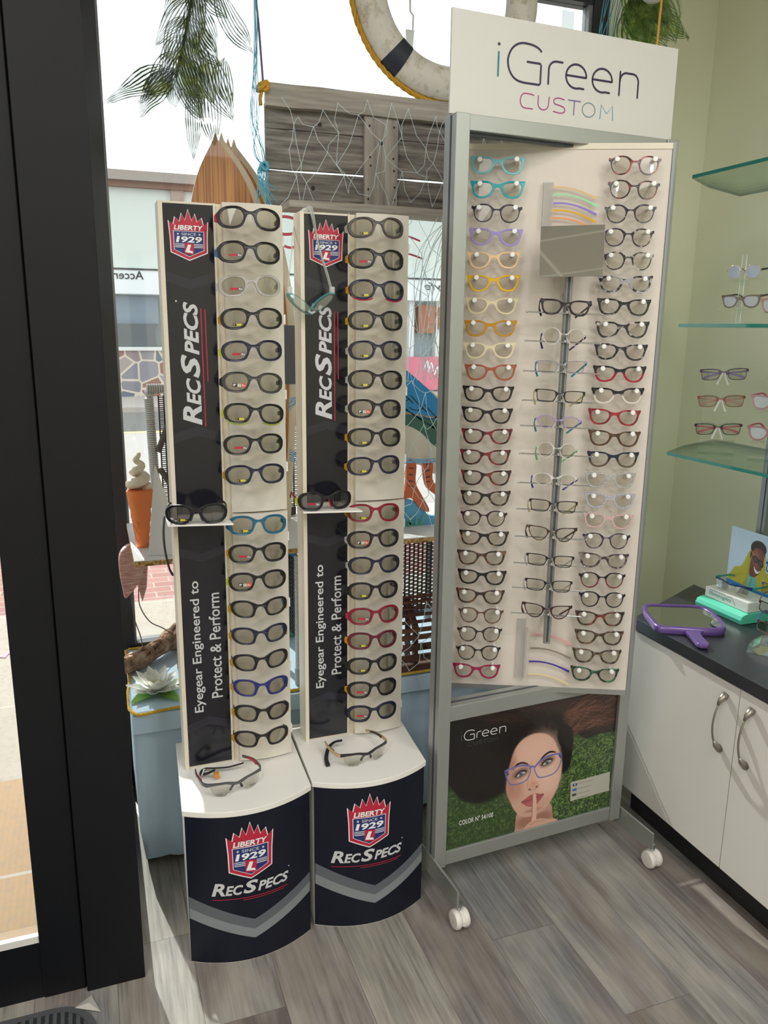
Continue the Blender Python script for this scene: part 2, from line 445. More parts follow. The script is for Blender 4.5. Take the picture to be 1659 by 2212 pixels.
# ------------------------------------------------------------------ outside
def m_concrete(name, a, b, joint=1.5, ox=0):
    q = NT(name); P = q.pos(); x, y, z = q.sep(P)[:3]
    n = q.noise(P, 1.2, 4); s_ = q.noise(P, 45, 4)
    col = q.mix(n, a, b); col = q.mix(q.ramp(s_, [(.35, 'ffffff'), (.5, '000000')]), col, q.mix(.35, col, '6b6157'))
    f = q.math('FRACT', q.math('DIVIDE', q.math('ADD', x, ox), joint)); g = q.math('FRACT', q.math('DIVIDE', q.math('ADD', y, .05), 1.19))
    col = q.mix(q.math('LESS_THAN', q.math('MINIMUM', f, g), .012), col, '8d857c')
    q.base(col, .85); return q.m
def m_brick(name):
    q = NT(name)
    b = q.n('ShaderNodeTexBrick', ins={'Vector': q.pos(), 'Color1': lin('744642'), 'Color2': lin('805550'), 'Mortar': lin('837a73'), 'Scale': 1, 'Mortar Size': .005, 'Brick Width': .2, 'Row Height': .1})
    q.base(b.outputs[0], .85); return q.m
struct(bx('sidewalk', (-9, 1.76, -.3), (12, 2.9, -.12), m_concrete('tan stone paving', '7c6246', '8f7456', 3, .7)))
struct(bx('sidewalk_slabs', (-9, 2.9, -.3), (12, 4.75, -.121), m_concrete('pale concrete', '8a8278', '7a7268')))
struct(bx('brick_paving', (-9, 4.75, -.3), (12, 5.95, -.122), m_brick('red street bricks')))
struct(bx('kerb_1', (-9, 5.95, -.3), (12, 6.1, -.121), mat('kerb', '96918a', .8)))
q = NT('asphalt'); n = q.noise(q.pos(), 60, 3); q.base(q.mix(n, '6f6d6b', '858280'), .9)
struct(bx('road', (-25, 6.1, -.4), (40, 16.8, -.24), q.m))
struct(bx('road_line', (-25, 13.55, -.24), (40, 13.72, -.236), mat('yellow road paint', 'd8b060', .8)))
struct(bx('far_sidewalk', (-25, 16.8, -.4), (40, 19.5, -.14), mat('far concrete', 'b5aaa6', .9)))
q = NT('door mark'); 
pk = tag(MB().tube([(-.5, 4.1, -.118), (-.47, 4.16, -.118), (-.4, 4.1, -.118), (-.36, 4.16, -.118)], .02, 6, flat=(.1, 1)).build('chalk_mark', mat('pink chalk', 'e07f90', .9)), 'pink curved chalk mark on the pavement outside the glass door', 'chalk mark')

bl = empty('building', (6, 19.6, -.14)); tag(bl, 'long pale single-storey shop building across the street with brown cornice', 'building')
PALE = mat('pale render', 'c9cfc9', .9)
MB().box((-8, 19.6, 2.7), (22, 26, 4.5)).build('upper_wall', PALE, bl)
MB().box((-8, 19.45, 4.42), (22, 26.1, 4.55)).build('cornice', mat('brown cornice', '7a5a50', .8), bl)
MB().box((-8, 19.35, 4.55), (22, 26.1, 4.75)).build('cornice_cap', mat('cornice cap', '9a8f88', .8), bl)
for x in (2.0, 7.2, 12.5): MB().box((x, 19.5, 2.7), (x+.28, 19.6, 4.42)).build('pilaster', mat('brown pilaster', '9f8a80', .8), bl)
sb = MB().box((-8, 19.3, 2.15), (22, 19.6, 2.68)).build('sign_board', mat('white sign board', 'dfe2e4', .6), bl)
MB().box((-8, 19.28, 2.66), (22, 19.3, 2.70)).build('sign_edge', mat('dark sign edge', '33383c', .6), bl)
MB().box((-8, 19.7, .15), (22, 20.2, 2.15)).build('shop_window', mat('far shop window', '8e9ca0', .15), bl)
MB().box((-8, 19.4, .95), (1.5, 19.66, 1.5)).build('awning', mat('grey awning', '5d6468', .8), bl)
MB().box((-8, 19.5, 1.5), (1.6, 19.68, 2.1)).build('awning_panel', mat('blue grey blind', '7f8c98', .8), bl)
q = NT('rubble stone'); P = q.pos()
v = q.n('ShaderNodeTexVoronoi', feature='DISTANCE_TO_EDGE', ins={'Vector': q.scale(P, (1, 1, 1)), 'Scale': 2.6})
v2 = q.n('ShaderNodeTexVoronoi', ins={'Vector': P, 'Scale': 2.6})
q.base(q.mix(q.math('LESS_THAN', v.outputs[0], .05), q.ramp(q.sep(v2.outputs['Color'])[0], [(.1, '5c6678'), (.4, '8f8a90'), (.7, '8a5b4a'), (1, 'a09a98')]), 'cbbfae'), .8)
MB().box((-8, 19.35, -.14), (3.4, 19.6, .9)).build('stone_base', q.m, bl)
MB().box((-8, 19.3, .9), (3.4, 19.6, .98)).build('stone_ledge', mat('white ledge', 'd8d8d6', .7), bl)
for x in (1.75, 3.4, 7.8, 8.55): MB().box((x, 19.5, -.14), (x+.14, 19.7, 2.15)).build('mullion', mat('white mullion', 'e0e0de', .6), bl)
MB().box((8.05, 19.45, 1.35), (8.5, 19.69, 2.05)).build('poster', mat('far orange poster', 'a8684c', .7), bl)
MB().box((8.6, 19.45, 1.45), (9.6, 19.69, 2.0)).build('poster', mat('far brown poster', 'b06a50', .7), bl)
MB().box((4.3, 19.45, -.14), (22, 19.69, .1)).build('plinth', mat('white plinth', 'c9c9c8', .7), bl)
BT = mat('black sign text', '23272b', .6)
def flat_y(y): return lambda u, v, l: (u, y-l, v)
Decal().text('Accer', 1.30, 2.46, .66, 2.64, BT, 0, .01).build('sign_text', flat_y(19.298), sb, base=.01)
Decal().text('nLyfe', 8.98, 2.36, 8.12, 2.60, BT, 0, .0, .3).build('sign_text', flat_y(19.298), sb, base=.01)
# scribbled banner on the far shop
pk_ = MB().box((7.6, 19.3, -.1), (9.8, 19.36, .75)).build('banner', mat('pink banner', 'd8788c', .7), bl)  # pink paled in the colour itself to suggest haze
d = Decal()
for (x, y) in ((8.15, .45), (8.45, .3), (8.8, .4), (9.1, .22)):
    d.line(smooth_line([(x, y), (x+.1, y+.2), (x+.12, y-.1), (x+.2, y+.15), (x+.26, y-.05)], 4), .035, WHT)
d.build('banner_writing', flat_y(19.3), pk_, base=.01)
# street lamp box seen above the lens panel
t = empty('street_lamp', (4.0, 6.6, -.12)); tag(t, 'grey box lamp hanging from a thin cable outside above the sign board', 'lamp')
MB().box((3.93, 6.5, 3.86), (4.05, 6.62, 4.1)).build('lamp_box', mat('grey lamp box', 'c2c6c8', .5), t)
MB().tube([(3.99, 6.56, -.12), (3.99, 6.56, 3.86)], .012).tube([(3.99, 6.56, 4.1), (3.99, 6.56, 5.2)], .012).build('lamp_pole', mat('grey lamp box', 'c2c6c8'), t)
MB().tube([(3.99, 6.56, 3.84), (4.25, 6.5, 3.92)], .02).build('lamp_arm', mat('grey lamp box', 'c2c6c8'), t)

# ------------------------------------------------------------------ spectacle frames
STY = {  # half outline (mm, x >= 0, top centre to bottom centre), lens opening (closed), thickness, bend radius, lens-corner hinge
 'classic': dict(o=[(0,11),(5,11.5),(12,13.5),(20,17),(32,18.8),(46,18.8),(56,18.5),(62.5,19.5),(62.8,14),(60.5,9.5),(58.5,1),(55,-9),(48,-16.5),(38,-19),(27,-18),(17,-13.5),(11,-5.5),(7.5,1.5),(4,4.5),(0,5.2)],
   l=[(12.5,7),(17,13),(27,15.4),(40,15.6),(51,14.6),(55.5,9),(54.5,0),(51,-8.5),(45.5,-13.6),(37,-15.8),(28,-14.9),(20,-11),(14.5,-4),(12.2,2)], t=3.4, g=.6, R=330, hx=60.5, hy=15),
 'round': dict(o=[(0,9.5),(6,10),(11,14),(19,19),(30,20.8),(42,19.5),(51,15.5),(54,15),(58.5,16.5),(59,11),(55.8,9),(53.8,3),(51.5,-6),(46,-14.5),(37,-19.5),(29,-20.3),(20,-17.8),(12.5,-11),(9,-2),(7.6,3.5),(4.5,6.8),(0,7.2)],
   l=[(11.5,6),(15.5,13),(22,17.3),(31,18.6),(41,17.3),(48.5,12.5),(51.8,5),(50.5,-4),(46,-12),(38,-17.2),(29.5,-18),(21,-15.6),(14.5,-9.5),(11.2,-1.5)], t=3, g=.35, R=350, hx=56.5, hy=13.5),
 'sport': dict(o=[(0,14),(6,14.6),(13,18.6),(24,23),(38,23.8),(53,21.6),(63,15.6),(68,7),(68,-3),(64.5,-12.5),(56,-19.5),(43,-22.2),(30,-21.6),(19,-17.5),(12.5,-9),(9.5,-1),(7,5.5),(4,8),(0,8.6)],
   l=[(14,7),(19,15.2),(29,18.8),(41,19),(53,15.4),(60.5,7.8),(61.3,-2.2),(57.5,-11),(49,-16.2),(37,-17.2),(26,-15.3),(18.6,-9.8),(14.5,-2)], t=6.5, R=115, hx=65, hy=4),
 'angular': dict(o=[(0,10.5),(6,11),(14,15),(26,20.5),(40,22.6),(54,21.6),(64,17),(67.5,9),(66.8,-2),(61,-11.5),(49,-18.5),(36,-20.6),(24,-20),(16,-16),(12.5,-8),(10,-1),(7,3.5),(3,5.2),(0,5.4)],
   l=[(17,4),(23,13),(33,17.6),(46,18),(57,14.6),(61.5,8),(60,-2),(53,-11),(43,-15.8),(32,-17),(22.5,-15),(18,-9),(16,-2)], t=5, R=120, hx=65.5, hy=6),
 'rect': dict(o=[(0,8.5),(5,9),(11,13),(20,16),(36,17.2),(52,17),(61,16.5),(64,14.5),(63,9),(60,7.5),(59,-2),(56,-11.5),(48,-14.8),(34,-15.3),(22,-14.3),(14,-10),(10,-1),(7.5,4),(4,6.4),(0,6.6)],
   l=[(12.5,6),(15,12),(25,14.2),(40,15),(54,14.4),(58,11),(57,-2),(54,-9.8),(46,-12.8),(34,-13.3),(23,-12.2),(15.5,-8),(12.2,0)], t=2.6, R=300, hx=62, hy=12),
 'oval': dict(o=[(0,6.5),(5,7.5),(12,12.5),(22,16.5),(34,17.8),(46,15.8),(56,11),(61,9),(61,4.5),(56.5,2),(52.5,-6),(45,-13),(35,-16.3),(25,-15),(16,-10),(11,-3),(8,1.5),(4,4),(0,4.2)],
   l=[(12,3),(17,11),(25,15),(35,16.2),(46,13.8),(53.5,7.5),(53.5,0),(50,-7),(43,-12.2),(34.5,-14.7),(26,-13.3),(18,-9),(13,-3.5)], t=2.4, R=260, hx=59, hy=6.5),
 'circle': dict(o=[(0,7),(5,8),(10,10.5),(14,16),(22,20.5),(32,21.2),(42,18),(49,11),(51,6),(54,6.5),(54,3.5),(51.3,2.5),(50,-5),(45,-14),(35,-20),(25,-20.3),(16,-15.5),(11,-8),(9.6,1),(8,4.8),(4.5,6),(0,5.6)],
   l=[(11.2,3),(14.5,12),(21,18),(30,20),(40,17.6),(47,11),(49.6,2),(47.5,-7),(41.5,-14.8),(33,-18.8),(24.5,-18.2),(17,-13.5),(12.2,-6)], t=2, R=300, hx=52, hy=5),
 'cateye': dict(o=[(0,8.5),(6,9.5),(14,15),(28,19),(44,20),(58,20.5),(67,21),(66.5,15),(62,12),(60,4),(54,-8),(44,-16.5),(33,-19),(22,-16.5),(14,-8),(9.5,0),(7,4.5),(3.5,6),(0,6.2)],
   l=[(13,6),(18,13.5),(30,16.7),(45,17.6),(57,17),(59,11),(56.5,2),(51,-8),(43,-14),(33,-16.4),(24,-14.3),(17,-7.5),(13,0)], t=2.8, R=300, hx=64, hy=17),
}
def mirror_loop(h): return h+[(-x, y) for x, y in h[::-1] if abs(x) > 1e-6]
ME = {}
def xyz(me, R, dz=0):
    for v in me.vertices:
        x, y, z = v.co; v.co = (x*.001, (x*x/(2*R)-z+dz)*.001, y*.001)
    me.update(); return me
def style_mesh(st, what):
    k = (st, what)
    if k in ME: return ME[k]
    S = STY[st]; R = S['R']; o = smooth_loop(mirror_loop(S['o']), 4); l = smooth_loop(S['l'], 4)
    if what == 'front':
        me = xyz(plate('frame_front', [o, l, [(-x, y) for x, y in l]], S['t'], .7 if S['t'] > 3 else .45, S.get('g', 0)), R)
        autosmooth(me, 50)
    elif what in ('lens_r', 'lens_l'):
        s = 1 if what == 'lens_r' else -1
        cx = sum(p[0] for p in l)/len(l); cy = sum(p[1] for p in l)/len(l); vs = []; fs = []; nr = []; n = len(l)
        for side in (0, 1):
            k0 = len(vs)
            for f in (1.015, .68, .34):
                for x, y in l:
                    X = s*(cx+(x-cx)*f); vs.append((X*.001, X*X/(2*R)*.001+side*.0012, (cy+(y-cy)*f)*.001)); nr.append(Vector((X/R, -1, 0)).normalized()*(1 if side == 0 else -1))
            vs.append((s*cx*.001, cx*cx/(2*R)*.001+side*.0012, cy*.001)); nr.append(Vector((s*cx/R, -1, 0)).normalized()*(1 if side == 0 else -1))
            for r in (0, 1):
                for i in range(n): fs.append((k0+r*n+i, k0+r*n+(i+1) % n, k0+(r+1)*n+(i+1) % n, k0+(r+1)*n+i))
            for i in range(n): fs.append((k0+2*n+i, k0+2*n+(i+1) % n, k0+3*n))
        k0 = len(vs)
        for side in (0, 1):
            for i in range(n): vs.append(vs[i+side*(3*n+1)]); nr.append(Vector((l[i][0]-cx, 0, l[i][1]-cy)).normalized())
        for i in range(n): fs.append((k0+i, k0+(i+1) % n, k0+n+(i+1) % n, k0+n+i))
        fs2 = []
        for f in fs:
            a, b, c = (Vector(vs[q_]) for q_ in f[:3]); fs2.append(f if (b-a).cross(c-a).dot(nr[f[0]]) >= 0 else f[::-1])
        me = bpy.data.meshes.new('lens'); me.from_pydata(vs, [], fs2); me.polygons.foreach_set('use_smooth', [True]*len(fs2)); me.update()
        me.normals_split_custom_set_from_vertices([tuple(v) for v in nr])
    ME[k] = me
    return me
def cached(key, fn):
    if key not in ME: ME[key] = fn()
    return ME[key]
def mb_mesh(b, mats=(), smooth=False):
    o = b.build('tmp', list(mats), smooth=smooth, local=True); me = o.data; bpy.data.objects.remove(o); return me
def bar(path, w, h, sp=5):
    """flat temple arm along a path: w thick in x, h tall in z (h may be a list)"""
    P = smooth_line([Vector(p)*.001 for p in path], sp); n = len(P); vs = []; fs = []
    hh = list(np.interp(np.linspace(0, 1, n), np.linspace(0, 1, len(h)), h)) if isinstance(h, (list, tuple)) else [h]*n
    for i, p in enumerate(P):
        p = Vector(p); t = (Vector(P[min(i+1, n-1)])-Vector(P[max(i-1, 0)])).normalized()
        a = t.cross(Vector((0, 0, 1)));
        if a.length < .1: a = Vector((1, 0, 0))
        a.normalize(); b = a.cross(t).normalized(); a *= w*.0005; b *= hh[i]*.0005
        vs += [p+a+b, p-a+b, p-a-b, p+a-b]
    for i in range(n-1):
        for j in range(4): fs.append((4*i+j, 4*i+(j+1) % 4, 4*i+4+(j+1) % 4, 4*i+4+j))
    fs += [(0, 1, 2, 3), (4*n-4, 4*n-3, 4*n-2, 4*n-1)]
    return MB().add(vs, fs)
STK = {'yel': [mat('sticker dark', '2c2620', .5), mat('sticker yellow', 'c8c23a', .5)], 'red': [mat('sticker red', 'b01f36', .5), mat('sticker grey', '6c6866', .5), WHT],
       'frx': [mat('sticker black', '17171a', .5), mat('sticker pale', 'b9b7b0', .5), mat('sticker orange', 'c8503c', .5), WHT]}
def sticker(kind, R):
    def mk():
        d = Decal(); a = STK[kind]
        if kind == 'yel':
            d.poly([(-43,-14.5),(-36,-14.5),(-36,-9.5),(-43,-9.5)], a[0]).poly([(-35.5,-14),(-25,-14),(-25,-9.5),(-35.5,-9.5)], a[1]).poly([(-24.5,-14.5),(-17.5,-14.5),(-17.5,-9.5),(-24.5,-9.5)], a[0])
            d.text('Rx', -23.5, -13.5, -19, -10.8, a[1], 1).text('F', -41.5, -13.6, -38.5, -10.6, a[1], 1)
        elif kind == 'red':
            d.poly([(-46,-8),(-28,-8),(-28,-3),(-46,-3)], a[0]).poly(arc(-23, -6, 5.5, 5.5, 0, 345, 18), a[1], 1).text('Rx', -26.5, -8, -19.5, -4, a[2], 2, .01)
        else:
            d.poly([(-46,-10),(-37,-10),(-37,-2),(-46,-2)], a[0]).poly([(-36,-10),(-28,-10),(-28,-3),(-36,-3)], a[1]).poly(arc(-23, -6, 5.5, 5.5, 0, 345, 18), a[2], 1).text('Rx', -26.5, -8, -19.5, -4, a[3], 2, .01).text('F', -44.5, -8.6, -39, -3.4, a[3], 1, .02)
        o = d.build('sticker', lambda u, v, l: (u*.001, (u*u/(2*R))*.001-.0002-l, v*.001)); me = o.data; bpy.data.objects.remove(o); return me
    return cached(('stk', kind, R), mk)
def glasses(name, st, fm, lens=LENS, temple=None, tmat=None, pads=None, stick=None, shield=None, teeth=None, drop=0, lens_on=True, band=None, peg=False):
    """one pair, origin at the middle of the bridge plane; looks along -Y"""
    S = STY[st]; R = S['R']; root = empty(name)
    obj('frame_front', style_mesh(st, 'front'), root, fm)
    if lens_on:
        obj('lens', style_mesh(st, 'lens_l'), root, lens); obj('lens', style_mesh(st, 'lens_r'), root, lens)
    hx, hy = S['hx'], S['hy']; hd = hx*hx/(2*R)
    tmat = tmat or fm
    for s in (-1, 1):
        if temple == 'stub':
            me = cached((st, 'stub', s), lambda: mb_mesh(bar([(s*(hx-1), hd+1, hy), (s*(hx+1.5), hd+12, hy-1), (s*(hx-2), hd+34, hy-3)], 3, [15, 12, 8])))
        elif temple == 'open':
            me = cached((st, 'open', s), lambda: mb_mesh(bar([(s*hx, hd, hy), (s*(hx+2), hd+8, hy), (s*(hx+1), hd+50, hy), (s*(hx-6), hd+88, hy-3), (s*(hx-12), hd+122, hy-24)], 2.4, [6, 6, 4.5, 4.5, 6.5])))
        elif temple == 'drop':
            k = 1 if s < 0 else -1
            me = cached((st, 'drop', s), lambda: mb_mesh(bar([(s*hx, hd, hy), (s*(hx+3), hd+7, hy-3), (s*(hx+2-(0 if s < 0 else 14)), hd+17, hy-18), (s*(hx-5-(0 if s < 0 else 26)), hd+24, hy-36)], 2.4, [5, 4.5, 4, 5])))
        elif temple == 'fold':
            me = cached((st, 'fold', s), lambda: mb_mesh(bar([(s*hx, hd, hy), (s*(hx+1), hd+6+(s > 0)*5, hy-1), (s*(hx-14), hd+9+(s > 0)*5, hy-3), (-s*(hx-42), hd+8+(s > 0)*5, hy-10), (-s*(hx-8), hd+9+(s > 0)*5, hy-20)], 2.2, [5, 5, 4.5, 5, 8])))
        else: continue
        obj('temple_arm', me, root, tmat)
    if shield:
        for s in (-1, 1):
            me = cached((st, 'shield', s), lambda: mb_mesh(MB().prism([(s*(hx+.5)*.001, (hd+1)*.001, .011), (s*(hx+.5)*.001, (hd+1)*.001, -.011), (s*(hx+5)*.001, (hd+15)*.001, -.007), (s*(hx+5)*.001, (hd+15)*.001, .006)], (s*.0018, 0, 0))))
            obj('side_shield', me, root, shield)
    if pads:
        for s in (-1, 1):
            me = cached((st, 'pad', s), lambda: mb_mesh(MB().tube([(s*.004, .003, .007), (s*.008, .006, -.001), (s*.013, .007, -.013), (s*.0135, .007, -.016)], [.001, .0022, .0032, .0018], 6), smooth=True))
            obj('nose_pad', me, root, pads)
    if teeth:
        def mk():
            b = MB()
            L = smooth_loop(S['l'], 3)
            for s in (-1, 1):
                for x, y in L:
                    if (x < 22 and y < 9) or x > 54:
                        b.tube([(s*x*.001, (x*x/(2*R)-1)*.001, y*.001), (s*(x+(2.2 if x < 30 else -2.2))*.001, (x*x/(2*R)-1)*.001, y*.001)], .0007, 4)
            return mb_mesh(b)
        obj('cushion_rib', cached((st, 'teeth'), mk), root, teeth)
    if band:
        me = cached((st, 'tag'), lambda: mb_mesh(MB().prism([(.052, .010, .014), (.066, .020, .012), (.068, .022, -.014), (.060, .016, -.006)], (0, .0008, 0))))
        obj('hang_tag', me, root, band)
    if stick: obj('sticker', sticker(stick, R), root)
    return root
def place(o, loc, rz=0, rx=0, ry=0, sc=1):
    o.location = loc; o.rotation_euler = (rx, ry, rz); o.scale = (sc, sc, sc); return o

# ------------------------------------------------------------------ crest and wordmarks (printed graphics, in millimetre-free units)
def crest(w_=1.0, small=False):
    d = Decal()
    out = [(0,0),(.46,.2),(.47,.6),(.5,1.0),(.385,.90),(.34,1.1),(.225,.99),(.17,1.2),(.085,1.02),(0,1.3),(-.085,1.02),(-.17,1.2),(-.225,.99),(-.34,1.1),(-.385,.90),(-.5,1.0),(-.47,.6),(-.46,.2)]
    big = [(x*1.05+(.0), (y-.6)*1.045+.6) for x, y in out]
    # star-shaped outline filled as fan pieces
    def fan(P, m, l, c=(0, .6)):
        for i in range(len(P)): d.poly([c, P[i], P[(i+1) % len(P)]], m, l)
    fan(big, WHT, 0); fan(out, RED, 1)
    nav = [(0,.09),(.375,.26),(.385,.74),(-.385,.74),(-.375,.26)]
    fan([(x*1.04, (y-.45)*1.04+.45) for x, y in nav], WHT, 2, (0, .45)); fan(nav, BLUE, 3, (0, .45))
    d.text('LIBERTY', -.38, .775, .38, .90, WHT, 4, .03, .15)
    d.text('SINCE', -.19, .635, .19, .705, LET, 4, .01)
    for s in (-1, 1):
        st = [(s*.28+(.035 if i % 2 == 0 else .014)*math.cos(PI/2+i*PI/5), .67+(.035 if i % 2 == 0 else .014)*math.sin(PI/2+i*PI/5)) for i in range(10)]
        for i in range(10): d.poly([(s*.28, .67), st[i], st[(i+1) % 10]], WHT, 4)
    d.text('1', -.34, .45, -.23, .61, WHT, 4, .03, .12).text('929', -.20, .45, .34, .61, WHT, 4, .03, .12)
    for y in (.40, .36, .32):
        for s in (-1, 1): d.poly([(s*.12, y), (s*.36, y), (s*.36, y+.016), (s*.12, y+.016)], WHT, 4)
    d.poly([(-.13,.16),(.11,.13),(.13,.42),(-.11,.45)], RED, 5)
    d.poly([(-.03,.40),(.05,.39),(.0,.24),(.08,.23),(.10,.17),(-.11,.20)], WHT, 6)
    return d
def wordmark(x0, y0, x1, y1, reg=True, rot=0):
    """small-cap sporty wordmark inside the box"""
    d = Decal(); W_ = x1-x0 if not rot else y1-y0; H_ = y1-y0 if not rot else x1-x0
    parts = [('R', 0, .165, 1), ('EC', .165, .385, .77), ('S', .385, .575, 1), ('PECS', .57, .985, .77)]
    for s, a, b, h in parts:
        if not rot: d.text(s, x0+a*W_, y0, x0+b*W_, y0+h*H_, LET, 1, .032, .25)
        else: d.text(s, x1-h*H_, y0+a*W_, x1, y0+b*W_, LET, 1, .032, .25, rot=90)
    c = (x0+W_*.99, y0+H_*1.1) if not rot else (x1-H_*1.1, y0+W_*.99)
    d.poly(arc(c[0], c[1], H_*.05, H_*.05, 0, 330, 10), LET, 1)
    return d

# ------------------------------------------------------------------ the two sports eyewear stands
def curve_front(xa, xb, ya, yb, sag):
    """plan of a bowed front: y at x"""
    def f(x):
        t = (x-xa)/(xb-xa); return ya+(yb-ya)*t-sag*4*t*(1-t)
    return f
def sports_stand(P, label):
    x0, x1, bx0, bx1, ya, yb, yback = P['x0'], P['x1'], P['bx0'], P['bx1'], P['ya'], P['yb'], 2.0
    t = empty('eyewear_display_stand', ((x0+x1)/2, 1.85, 0)); tag(t, label, 'display stand', 'sports eyewear display stands')
    f = curve_front(x0, x1, ya, yb, .047)
    xs = np.linspace(x0, x1, 25)
    top = [(x, f(x)) for x in xs]+[(bx1, yback), (bx0, yback)]
    MB().vprism(top, .397, .411).build('counter_top', WHITE, t, bevel=.0012)
    g = lambda x: f(x)+.005
    xs2 = np.linspace(x0+.005, x1-.005, 25)
    body = [(x, g(x)) for x in xs2]+[(bx1-.006, yback-.006), (bx0+.006, yback-.006)]
    MB().vprism(body, 0, .397).build('base_cabinet', WHITE, t)
    def on(u, v, l): return (u, g(u)-.0022-l, v)
    fp = [(x, g(x)-.0022) for x in xs2]; bk = [(x, g(x)) for x in xs2][::-1]
    pn = MB().vprism(fp+bk, .003, .396).build('front_panel', NAVY, t)
    W_ = x1-x0; cx = (x0+x1)/2
    d = Decal(); n = 12
    ch = [(x0+.006, .183, .152, .124), (cx, .113, .086, .061), (x1-.006, .172, .145, .118)]
    for k, m in ((0, GREY1), (1, GREY2)):
        for a, b in zip(ch, ch[1:]): d.poly([(a[0], a[1+k]), (a[0], a[2+k]), (b[0], b[2+k]), (b[0], b[1+k])], m, 0)
    d.build('chevron_print', on, pn, cut=.012)
    (crest().xf(.107, .112, P['lx'], .229)).build('crest_logo', on, pn, cut=.012)
    wm = wordmark(P['wx']-.092, .188, P['wx']+.096, .222); wm.line([(P['wx']-.09, .178), (P['wx']+.09, .176)], .0018, REDL, 1).line([(P['wx']-.02, .172), (P['wx']+.08, .171)], .0018, REDL, 1)
    wm.build('wordmark', on, pn, cut=.012)
    # upright
    a = P['tx']; yt = P['ty']
    MB().vprism([(a, yt-.004), (a+.010, yt-.004), (a+.010, yt+.003), (a+.117, yt+.003), (a+.117, yt-.001), (a+.122, yt-.001), (a+.122, yt+.009), (a+.136, yt+.009), (a+.136, yt+.002), (a+.270, yt+.002), (a+.270, yt+.06), (a, yt+.06)], .411, 1.757).build('upright', CREAM, t, bevel=.001)
    up_ = MB().box((a+.011, yt-.001, 1.068), (a+.116, yt+.003, 1.752)).build('graphic_panel', DARK, t)
    lo_ = MB().box((a+.011, yt-.001, .418), (a+.116, yt+.003, 1.060)).build('graphic_panel', DARK, t)
    def pl(u, v, l): return (a+u, yt-.001-l, v)
    crest().xf(.082, .079, .063, 1.637).build('crest_logo', pl, up_)
    wordmark(.034, 1.275, .076, 1.552, rot=90).line([(.0835, 1.272), (.0825, 1.533)], .0028, REDL, 1).line([(.0925, 1.374), (.0915, 1.532)], .0028, REDL, 1).build('wordmark', pl, up_)
    d = Decal()
    for y in (1.59, 1.235): 
        s = 1 if y < 1.4 else -1
        for k in (0, 1): d.poly([(.012, y-.0), (.012, y+.022*1), (.0635, y+.022+s*.016), (.0635, y+s*.016)] if k == 0 else [(.0635, y+s*.016), (.0635, y+.022+s*.016), (.115, y+.022), (.115, y)], DK1, 0)
    d.build('chevron_print', pl, up_)
    d = Decal()
    for y, s in ((.965, -1), (.51, 1)):
        for k in (0, 1): d.poly([(.012, y), (.012, y+.022), (.0635, y+.022+s*.016), (.0635, y+s*.016)] if k == 0 else [(.0635, y+s*.016), (.0635, y+.022+s*.016), (.115, y+.022), (.115, y)], DK1, 0)
    d.build('chevron_print', pl, lo_)
    Decal().text('Eyegear Engineered to', .030, .562, .058, .903, LET, 1, .012, rot=90).text('Protect & Perform', .0725, .595, .100, .869, LET, 1, .012, rot=90).build('slogan', pl, lo_)
    # bowed frame column in two halves
    c0, c1 = a+.137, a+.270
    for z0, z1, dy in ((1.066, 1.760, .0), (.415, 1.062, -.004)):
        arcp = [(x, yt-.004+dy-.010*4*((x-c0)/(c1-c0))*(1-(x-c0)/(c1-c0))) for x in np.linspace(c0, c1, 13)]
        cl = MB().vprism(arcp+[(c1, yt+.002), (c0, yt+.002)], z0, z1).build('frame_column', mat('satin cream plastic', 'd9d3c8', .16, coat=.3), t, smooth='auto')
    for k in range(8):
        z = .47+k*.172
        MB().box((c1-.001, yt-.004, z), (c1+.004, yt+.012, z+.022)).build('side_clip', PINW, t)
    sh = [(a-.018, yt-.073, 1.058), (a+.124, yt-.100, 1.058), (a+.119, yt-.002, 1.058), (a-.016, yt-.002, 1.058)]
    MB().prism(sh, (0, 0, .004)).build('shelf', WHITE, t, bevel=.0008)
    return t
T1 = dict(x0=.133, x1=.441, bx0=.152, bx1=.453, ya=1.683, yb=1.690, lx=.281, wx=.281, tx=.161, ty=1.859)
T2 = dict(x0=.4465, x1=.750, bx0=.461, bx1=.772, ya=1.703, yb=1.703, lx=.582, wx=.580, tx=.481, ty=1.896)
sports_stand(T1, 'white and navy sports eyewear stand nearest the black door frame')
sports_stand(T2, 'white and navy sports eyewear stand with swimming goggles hanging on it')

# frames on the columns
C = {'black': mat('black rubber frame', '141417', .32), 'navy': mat('navy frame', '181d33', .32), 'lgrey': veil('translucent grey frame', 'b7b5b0', .62, .25), 'char': mat('charcoal frame', '3a3836', .4),
     'teal': mat('teal frame', '1e5c78', .35), 'blue': mat('royal blue frame', '22276b', .3), 'taupe': mat('taupe frame', '4a4242', .4), 'red': mat('red frame', '7d1229', .35), 'dred': mat('dark red frame', '5a1426', .35)}
A = {'redS': mat('red shield', 'c23548', .3), 'blueS': mat('blue shield', '3f74b8', .3), 'clearS': veil('clear shield', 'd8d6d0', .45, .2), 'yelS': veil('yellow shield', 'c49a1e', .9, .3), 'limeS': mat('lime shield', 'c6cf2e', .4),
     'ambS': mat('amber shield', 'd4921e', .35), 'blkS': mat('black shield', '202022', .3)}
PADS = veil('silicone pad', 'eceae4', .6, .25)
TAGM = mat('blue hang tag', '2f5f8a', .3)
